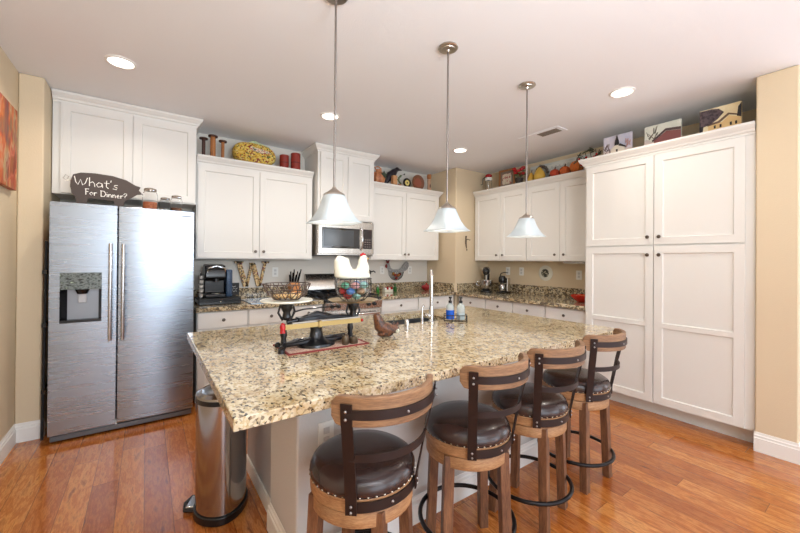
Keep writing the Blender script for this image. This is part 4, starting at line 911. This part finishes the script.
for x, r, h, lb in ((1.305, .052, .172, 'shorter dark red pillar candle above the left wall cabinet'), (1.440, .056, .215, 'taller dark red pillar candle beside the microwave cabinet')):
    t = thing('pillar_candle', lb, 'candle', (x, 4.2, ZT), 0, 'red candles above the left cabinet')
    build('wax', M().lathe([(r, 0), (r, h-.004), (r-.004, h), (r*.7, h-.004), (0, h-.008)], (x, 4.2, ZT), 28), plain('red_wax', 138, 42, 30, .5), t); build('wick', M().cyl((x, 4.2, ZT+h-.008), .0015, .018, 6), BLACK, t)
    build('band', M().lathe([(r+.001, h*.45), (r+.001, h*.5)], (x, 4.2, ZT), 28, caps=False), plain('wax_band', 96, 24, 20, .5), t)
# middle cabinet
TER = blotch('terracotta', [(.4, srgb(168, 96, 60)), (.6, srgb(206, 140, 96))], 12, .5)
t = thing('pumpkin_jug', 'terracotta pumpkin jug beside the microwave cabinet, left of the crow', 'jug', (2.60, 4.20, ZT)); m = M(); rings = []
for r, zz in ((.05, 0), (.085, .03), (.10, .085), (.092, .13), (.06, .165), (.035, .175), (.032, .195), (.04, .205)):
    rings.append([(2.60+r*(1+.05*cos(8*a))*cos(a), 4.20+r*(1+.05*cos(8*a))*sin(a), ZT+zz) for a in [2*pi*k/48 for k in range(48)]])
build('pumpkin', m.loft(rings), TER, t, sharp=70)
build('handle', M().tube([(2.565, 4.2, ZT+.195), (2.545, 4.2, ZT+.23), (2.60, 4.2, ZT+.245), (2.645, 4.2, ZT+.225), (2.65, 4.2, ZT+.17)], .009, 8), TER, t)
build('leaf', M().prism([(2.62, ZT+.10), (2.58, ZT+.13), (2.61, ZT+.14), (2.63, ZT+.175), (2.65, ZT+.14), (2.69, ZT+.135), (2.66, ZT+.11), (2.67, ZT+.06)], 4.092, 4.102, 'y'), plain('leaf_dark', 56, 66, 46, .6), t)
t = thing('crow_figure', 'black crow figure standing above the cabinet right of the microwave', 'bird figure', (2.86, 4.24, ZT)); m = M()
m.tube([(2.745, 4.25, ZT+.02), (2.765, 4.25, ZT+.07), (2.83, 4.25, ZT+.165), (2.90, 4.25, ZT+.225), (2.94, 4.25, ZT+.262)], [.014, .038, .058, .050, .030], 14); m.ball((2.955, 4.25, ZT+.272), (.038, .032, .030))
blob('body', m, plain('crow_black', 34, 28, 38, .45), t, .006); build('beak', M().lathe([(.016, 0), (.010, .03), (0, .062)], (2.985, 4.25, ZT+.270), 10, 'x'), BLACK, t)
m = M(); m.tube([(2.84, 4.24, ZT), (2.84, 4.24, ZT+.12)], .005, 6); m.tube([(2.88, 4.26, ZT), (2.88, 4.26, ZT+.16)], .005, 6); build('legs', m, BLACK, t)
tag(build('wooden_block', M().box(2.80, 2.87, 4.12, 4.18, ZT, ZT+.145), plain('tan_block', 198, 146, 100, .6), bev=.004), 'small tan wooden block in front of the black crow', 'block')
t = thing('leaf_sprig', 'green sprig in a small pot right of the crow', 'sprig', (2.96, 4.19, ZT))
build('pot', M().lathe([(.02, 0), (.028, .04), (.026, .04), (0, .035)], (2.955, 4.19, ZT), 16), TER, t)
for k in range(7):
    a = k*.9; x, yy, zz = 2.955+.02*cos(a), 4.19+.02*sin(a), ZT+.06+.018*k
    build('leaf', M().ball((x, yy, zz), (.018, .007, .013), 8, 5), plain('sprig_green', 96, 110, 70, .6), t)
build('berry', M().ball((3.04, 4.19, ZT+.20), .012, 10, 6), BLACK, t); build('stem', M().tube([(2.955, 4.19, ZT+.03), (2.958, 4.19, ZT+.17), (3.04, 4.19, ZT+.20)], .0025, 6), plain('stem', 70, 80, 50), t)
t = thing('sunflower_disc', 'small black round plaque with yellow centre above the cabinet', 'plaque', (3.05, 4.15, ZT))
build('disc', M().lathe([(0, 0), (.066, 0), (.070, -.006), (.066, -.012), (0, -.012)], (3.055, 4.15, ZT+.071), 32, 'y'), BLACK, t)
build('yellow_ring', M().lathe([(0, -.012), (.040, -.012), (.038, -.016), (0, -.016)], (3.055, 4.15, ZT+.071), 24, 'y'), plain('sun_yellow', 222, 204, 120, .5), t); build('centre', M().ball((3.055, 4.134, ZT+.071), (.013, .005, .013), 12, 8), SPD, t)
t = thing('brown_plate', 'brown wooden plate standing on edge above the cabinet', 'plate', (3.31, 4.2, ZT))
build('plate', M().lathe([(0, 0), (.07, 0), (.112, -.016), (.116, -.020), (.112, -.024), (.07, -.010), (0, -.010)], (3.30, 4.21, ZT+.116), 36, 'y'), wood('plate_wood', srgb(96, 56, 38), srgb(128, 80, 56), srgb(150, 100, 70), .45, (1, 1, 6)), t)
build('plate_centre', M().lathe([(0, -.010), (.066, -.010), (.064, -.013), (0, -.013)], (3.30, 4.21, ZT+.116), 32, 'y'), plain('plate_red', 150, 84, 64, .5), t)
t = thing('wooden_doll', 'slim wooden post figure at the right end above the back wall cabinets', 'figure', (3.50, 4.18, ZT))
build('body', M().lathe([(.030, 0), (.032, .02), (.026, .10), (.030, .18), (.022, .19)], (3.50, 4.18, ZT), 18), plain('doll_cream', 190, 150, 120, .6), t); build('head', M().lathe([(.022, .19), (.032, .20), (.034, .235), (.030, .262), (0, .265)], (3.50, 4.18, ZT), 18), SPW, t)
build('mark', M().ball((3.497, 4.149, ZT+.085), (.010, .006, .030), 10, 8), SPD, t)
# right wall
t = thing('hand_beater_jar', 'glass mixing jar with red lid and crank above the right wall cabinets', 'jar', (4.2, 3.62, ZT))
build('jar', M().lathe([(.045, 0), (.05, .006), (.05, .15), (.04, .17), (.037, .17), (.046, .145), (.046, .01), (0, .008)], (4.20, 3.62, ZT), 24), GLASS, t)
build('beaters', M().tube([(4.20, 3.62, ZT+.02), (4.22, 3.62, ZT+.06), (4.20, 3.62, ZT+.16), (4.18, 3.62, ZT+.06), (4.20, 3.62, ZT+.02)], .003, 6), CHROME, t)
build('lid', M().lathe([(.050, .165), (.052, .20), (.045, .21)], (4.20, 3.62, ZT), 20), PLASTIC, t); build('red_cover', M().ball((4.20, 3.62, ZT+.235), (.052, .052, .030), 16, 10), RED, t)
build('crank', M().tube([(4.18, 3.66, ZT+.225), (4.16, 3.70, ZT+.20), (4.16, 3.70, ZT+.12), (4.16, 3.735, ZT+.115)], .006, 8), IRON, t)
t = thing('picture_frame', 'small framed picture in a brown frame above the right wall cabinets', 'picture frame', (4.22, 3.305, ZT)); FW = plain('frame_brown', 150, 100, 56, .5)
m = M(); a0, a1, b0, b1 = 3.165, 3.445, ZT, ZT+.275
for q in ((a0, a1, b0, b0+.028), (a0, a1, b1-.028, b1), (a0, a0+.028, b0+.028, b1-.028), (a1-.028, a1, b0+.028, b1-.028)): m.box(4.215, 4.235, *q)
build('frame', m, FW, t, bev=.002); build('mount', M().box(4.225, 4.233, a0+.028, a1-.028, b0+.028, b1-.028), plain('mount', 120, 104, 92, .6), t)
build('picture', M().box(4.221, 4.225, a0+.062, a1-.062, b0+.062, b1-.062), blotch('small_picture', [(.38, srgb(196, 186, 160)), (.5, srgb(222, 214, 196)), (.58, srgb(160, 50, 44)), (.68, srgb(90, 80, 60))], 22, .6), t)
t = thing('potted_flowers', 'red artificial flowers in a dark pot above the right wall cabinets', 'flowers', (4.19, 3.07, ZT))
build('pot', M().lathe([(.04, 0), (.055, .085), (.058, .10), (.052, .10), (0, .09)], (4.19, 3.07, ZT), 20), plain('pot_dark', 58, 48, 40, .6), t); m = M()
for k in range(9): m.tube([(4.19, 3.07, ZT+.08), (4.19+.05*cos(k*.7)*.7, 3.07+.06*sin(k*.7), ZT+.15+.012*(k % 4))], .003, 5)
build('stems', m, plain('stem_green', 60, 84, 40), t)
for k in range(9):
    a = k*.7; build('bloom', M().ball((4.19+.045*cos(a)-.01, 3.07+.065*sin(a), ZT+.165+.022*(k % 4)), (.028, .030, .024), 10, 7), RED, t)
for k in range(8):
    a = k*.8+.3; build('leaf', M().ball((4.19+.06*cos(a)-.01, 3.05+.085*sin(a), ZT+.14+.02*(k % 3)), (.014, .028, .009), 8, 5), plain('leaf_green', 70, 96, 50, .6), t)
t = thing('framed_sign', 'long white distressed sign behind the gourds on the right wall cabinets', 'sign', (4.33, 2.55, ZT))
build('board', M().box(4.325, 4.345, 2.10, 2.99, ZT, ZT+.255), blotch('sign_white', [(.35, srgb(176, 186, 190)), (.5, srgb(214, 216, 210)), (.7, srgb(230, 228, 220))], 9, .7, (1, .3, 2)), t, bev=.003)
m = M()
for k in range(9):
    yy = 2.68-k*.055; m.tube([(4.323, yy, ZT+.17), (4.323, yy-.018, ZT+.205), (4.323, yy-.03, ZT+.165), (4.323, yy-.05, ZT+.19)], .0028, 5)
build('script', m, plain('script_grey', 150, 160, 166), t)
GO = [(4.17, 2.865, .052, .135, 'small yellow gourd left of the dark turkey', (202, 160, 60)), (4.14, 2.725, .075, .175, 'large yellow gourd in front of the white sign', (206, 166, 66))]
for x, yy, r, h, lb, cc in GO:
    t = thing('yellow_gourd', lb, 'gourd', (x, yy, ZT), 0, 'yellow gourds above the right cabinets')
    build('flesh', M().lathe([(r*.3, 0), (r*.8, h*.06), (r, h*.32), (r*.82, h*.58), (r*.45, h*.82), (r*.25, h*.95), (0, h)], (x, yy, ZT), 24), plain('gourd_yellow', *cc, .5), t, sharp=80); build('stalk', M().tube([(x, yy, ZT+h-.005), (x, yy-.01, ZT+h+.03)], .006, 6), SPD, t)
t = thing('turkey_figure', 'dark feathered turkey figure behind the yellow gourds', 'figure', (4.28, 2.79, ZT)); m = M(); m.ball((4.265, 2.79, ZT+.08), (.035, .06, .08))
for k in range(9):
    a = pi*k/8; m.ball((4.285, 2.79+.085*cos(a), ZT+.13+.085*sin(a)), (.010, .026, .026), 10, 6)
m.ball((4.22, 2.79, ZT+.17), (.018, .018, .03)); blob('body', m, blotch('turkey_dark', [(.4, srgb(50, 42, 40)), (.6, srgb(120, 108, 98))], 40, .6), t, .006); build('wattle', M().ball((4.20, 2.79, ZT+.155), (.006, .006, .014), 8, 5), RED, t)
tag(build('driftwood_log', M().tube([(4.25, 2.64, ZT+.04), (4.25, 2.53, ZT+.06), (4.255, 2.44, ZT+.075), (4.26, 2.36, ZT+.09)], [.04, .045, .04, .03], 14), blotch('bark', [(.4, srgb(86, 62, 46)), (.6, srgb(140, 108, 80))], 20, .8, (1, .3, 1))), 'brown driftwood log lying before the white sign', 'log')
for i, (x, yy, r, h, lb, cc) in enumerate(((4.12, 2.50, .055, .11, 'reddish orange fabric pumpkin before the driftwood log', (176, 66, 36)), (4.13, 2.375, .058, .125, 'middle orange fabric pumpkin before the driftwood log', (190, 92, 38)), (4.14, 2.235, .072, .165, 'largest orange fabric pumpkin near the pantry top', (200, 110, 44)))):
    t = thing('fabric_pumpkin', lb, 'pumpkin', (x, yy, ZT), 0, 'fabric pumpkins above the right cabinets'); rings = []
    for q in range(11):
        th = -pi/2+pi*q/10; rr_ = r*max(cos(th), .08); rings.append([(x+rr_*(1+.09*cos(8*a))*cos(a), yy+rr_*(1+.09*cos(8*a))*sin(a), ZT+h*.45+h*.45*sin(th)) for a in [2*pi*k/48 for k in range(48)]])
    build('flesh', M().loft(rings), plain('pumpkin_%d' % i, *cc, .7), t, sharp=80); build('stalk', M().tube([(x, yy, ZT+h*.85), (x, yy-.01, ZT+h*1.12)], [.010, .006], 8), SPD, t)
t = thing('leaf_garland', 'dark green leafy spray with red berries at the pantry corner', 'garland', (4.0, 2.05, ZT)); m = M()
ll = plain('garland_green', 62, 66, 44, .6); random.seed(11)
for k in range(5):
    a = -1.0+k*.5; m.tube([(4.0, 2.02-.0*k, ZT+.01), (3.98, 1.98+.06*sin(a*2), ZT+.08), (3.95+.02*k, 2.0+.14*sin(a), ZT+.16+.02*(k % 2))], .004, 6)
build('twigs', m, plain('twig', 70, 54, 38), t)
for k in range(26):
    build('leaf', M().xf(Matrix.Translation((3.96+random.uniform(-.04, .06), 2.02+random.uniform(-.16, .13), ZT+random.uniform(.03, .19))) @ Matrix.Rotation(random.uniform(-1, 1), 4, 'X')) if False else M().ball((0, 0, 0), (.010, .030, .008), 8, 5).xf(Matrix.Translation((3.96+random.uniform(-.04, .06), 2.02+random.uniform(-.15, .12), ZT+random.uniform(.04, .19))) @ Matrix.Rotation(random.uniform(-1, 1), 4, 'X')), ll, t)
for k in range(10): build('berry', M().ball((3.95+random.uniform(-.02, .05), 2.02+random.uniform(-.12, .10), ZT+random.uniform(.02, .12)), .012, 8, 6), RED, t)
# canvases on the pantry
def canvas(label, y0_, y1_, h, bgm, parts, lean=0):
    t = thing('canvas_print', label, 'canvas', (3.86, (y0_+y1_)/2, ZT), 0, 'canvas prints on the pantry')
    build('canvas', M().box(3.86, 3.88, y0_, y1_, ZT, ZT+h), bgm, t, bev=.001)
    W2 = y1_-y0_
    for nm, poly, mt in parts:   # poly in (u from left as seen, v up)
        build(nm, M().prism([(y1_-u_*W2, ZT+v_*h) for u_, v_ in poly], 3.8575-.0006*parts.index((nm, poly, mt)), 3.86, 'x'), mt, t)
def twig_set(label_parts, n, u0, u1, v0, v1, wd, mt, seed):
    rnd = random.Random(seed); out = []
    for k in range(n):
        u_ = rnd.uniform(u0, u1); v_ = rnd.uniform(v0, v1); du = rnd.uniform(-.16, .16); dv = rnd.uniform(.10, .28)
        out.append(('branch', [(u_, v_), (u_+wd, v_), (min(1, max(0, u_+du))+wd*.4, min(1, v_+dv)), (min(.99, max(0, u_+du)), min(1, v_+dv))], mt))
    return out
SNOW = plain('print_snow', 206, 190, 184, .6); BR = plain('print_branch', 92, 70, 66, .6); BK = plain('print_black', 38, 34, 36, .6)
canvas('canvas print of a church with a dark steeple, leftmost on the pantry', 1.535, 1.80, .235, blotch('sky1', [(.3, srgb(176, 180, 204)), (.6, srgb(224, 214, 218))], 5, .6),
       [('ground', [(0, 0), (1, 0), (1, .35), (0, .40)], SNOW)]+twig_set(0, 9, .02, .3, .25, .6, .03, BR, 1)+twig_set(0, 9, .7, .95, .25, .6, .03, plain('print_pink', 190, 150, 146), 2)+
       [('church', [(.3, .22), (.78, .22), (.78, .42), (.6, .56), (.45, .56), (.3, .42)], plain('print_church', 226, 214, 196)), ('steeple', [(.42, .55), (.58, .55), (.56, .72), (.50, .98), (.44, .72)], BK), ('roof', [(.56, .52), (.80, .40), (.80, .46), (.62, .60)], BK), ('church_door', [(.48, .24), (.54, .24), (.54, .38), (.48, .38)], BK)])
canvas('canvas print of a red barn under bare trees, middle of the pantry top', 1.14, 1.425, .235, blotch('sky2', [(.35, srgb(204, 206, 192)), (.6, srgb(232, 230, 216))], 5, .6),
       [('snow', [(0, 0), (.3, 0), (.22, .35), (.05, .5), (0, .45)], SNOW)]+twig_set(0, 8, .0, .4, .45, .7, .03, plain('print_twig', 110, 104, 92), 3)+[('barn', [(.26, 0), (1, 0), (1, .58), (.62, .66), (.28, .36)], plain('print_barn', 130, 76, 74)), ('barn_roof', [(.24, .34), (.60, .68), (1, .60), (1, .70), (.60, .76), (.22, .40)], plain('print_roof', 84, 64, 64))])
canvas('canvas print of a yellow farmhouse with a dark tree, rightmost on the pantry', .745, 1.01, .25, blotch('sky3', [(.35, srgb(220, 196, 150)), (.6, srgb(244, 232, 196))], 4, .6),
       [('lawn', [(0, 0), (1, 0), (1, .18), (0, .22)], plain('print_lawn', 110, 86, 60)), ('house', [(.22, .16), (1, .20), (1, .50), (.72, .62), (.55, .46), (.22, .42)], plain('print_house', 222, 186, 128)), ('roof', [(.20, .42), (.50, .46), (.72, .66), (1, .54), (1, .58), (.70, .72), (.46, .52), (.2, .48)], plain('print_roof2', 110, 84, 66)),
        ('crown', [(0, .35), (.10, .42), (.3, .48), (.45, .6), (.6, .78), (.48, .92), (.30, .97), (0, .97)], blotch('print_tree', [(.4, srgb(52, 40, 46)), (.55, srgb(96, 80, 84))], 40, .6)), ('trunk', [(0, 0), (.06, 0), (.10, .45), (0, .45)], BK), ('tree', [(.90, .55), (1, .5), (1, .95), (.93, .85)], BK)]+
       [('house_window', [(a, .30), (a+.045, .30), (a+.045, .40), (a, .40)], BK) for a in (.36, .50, .74, .86)])
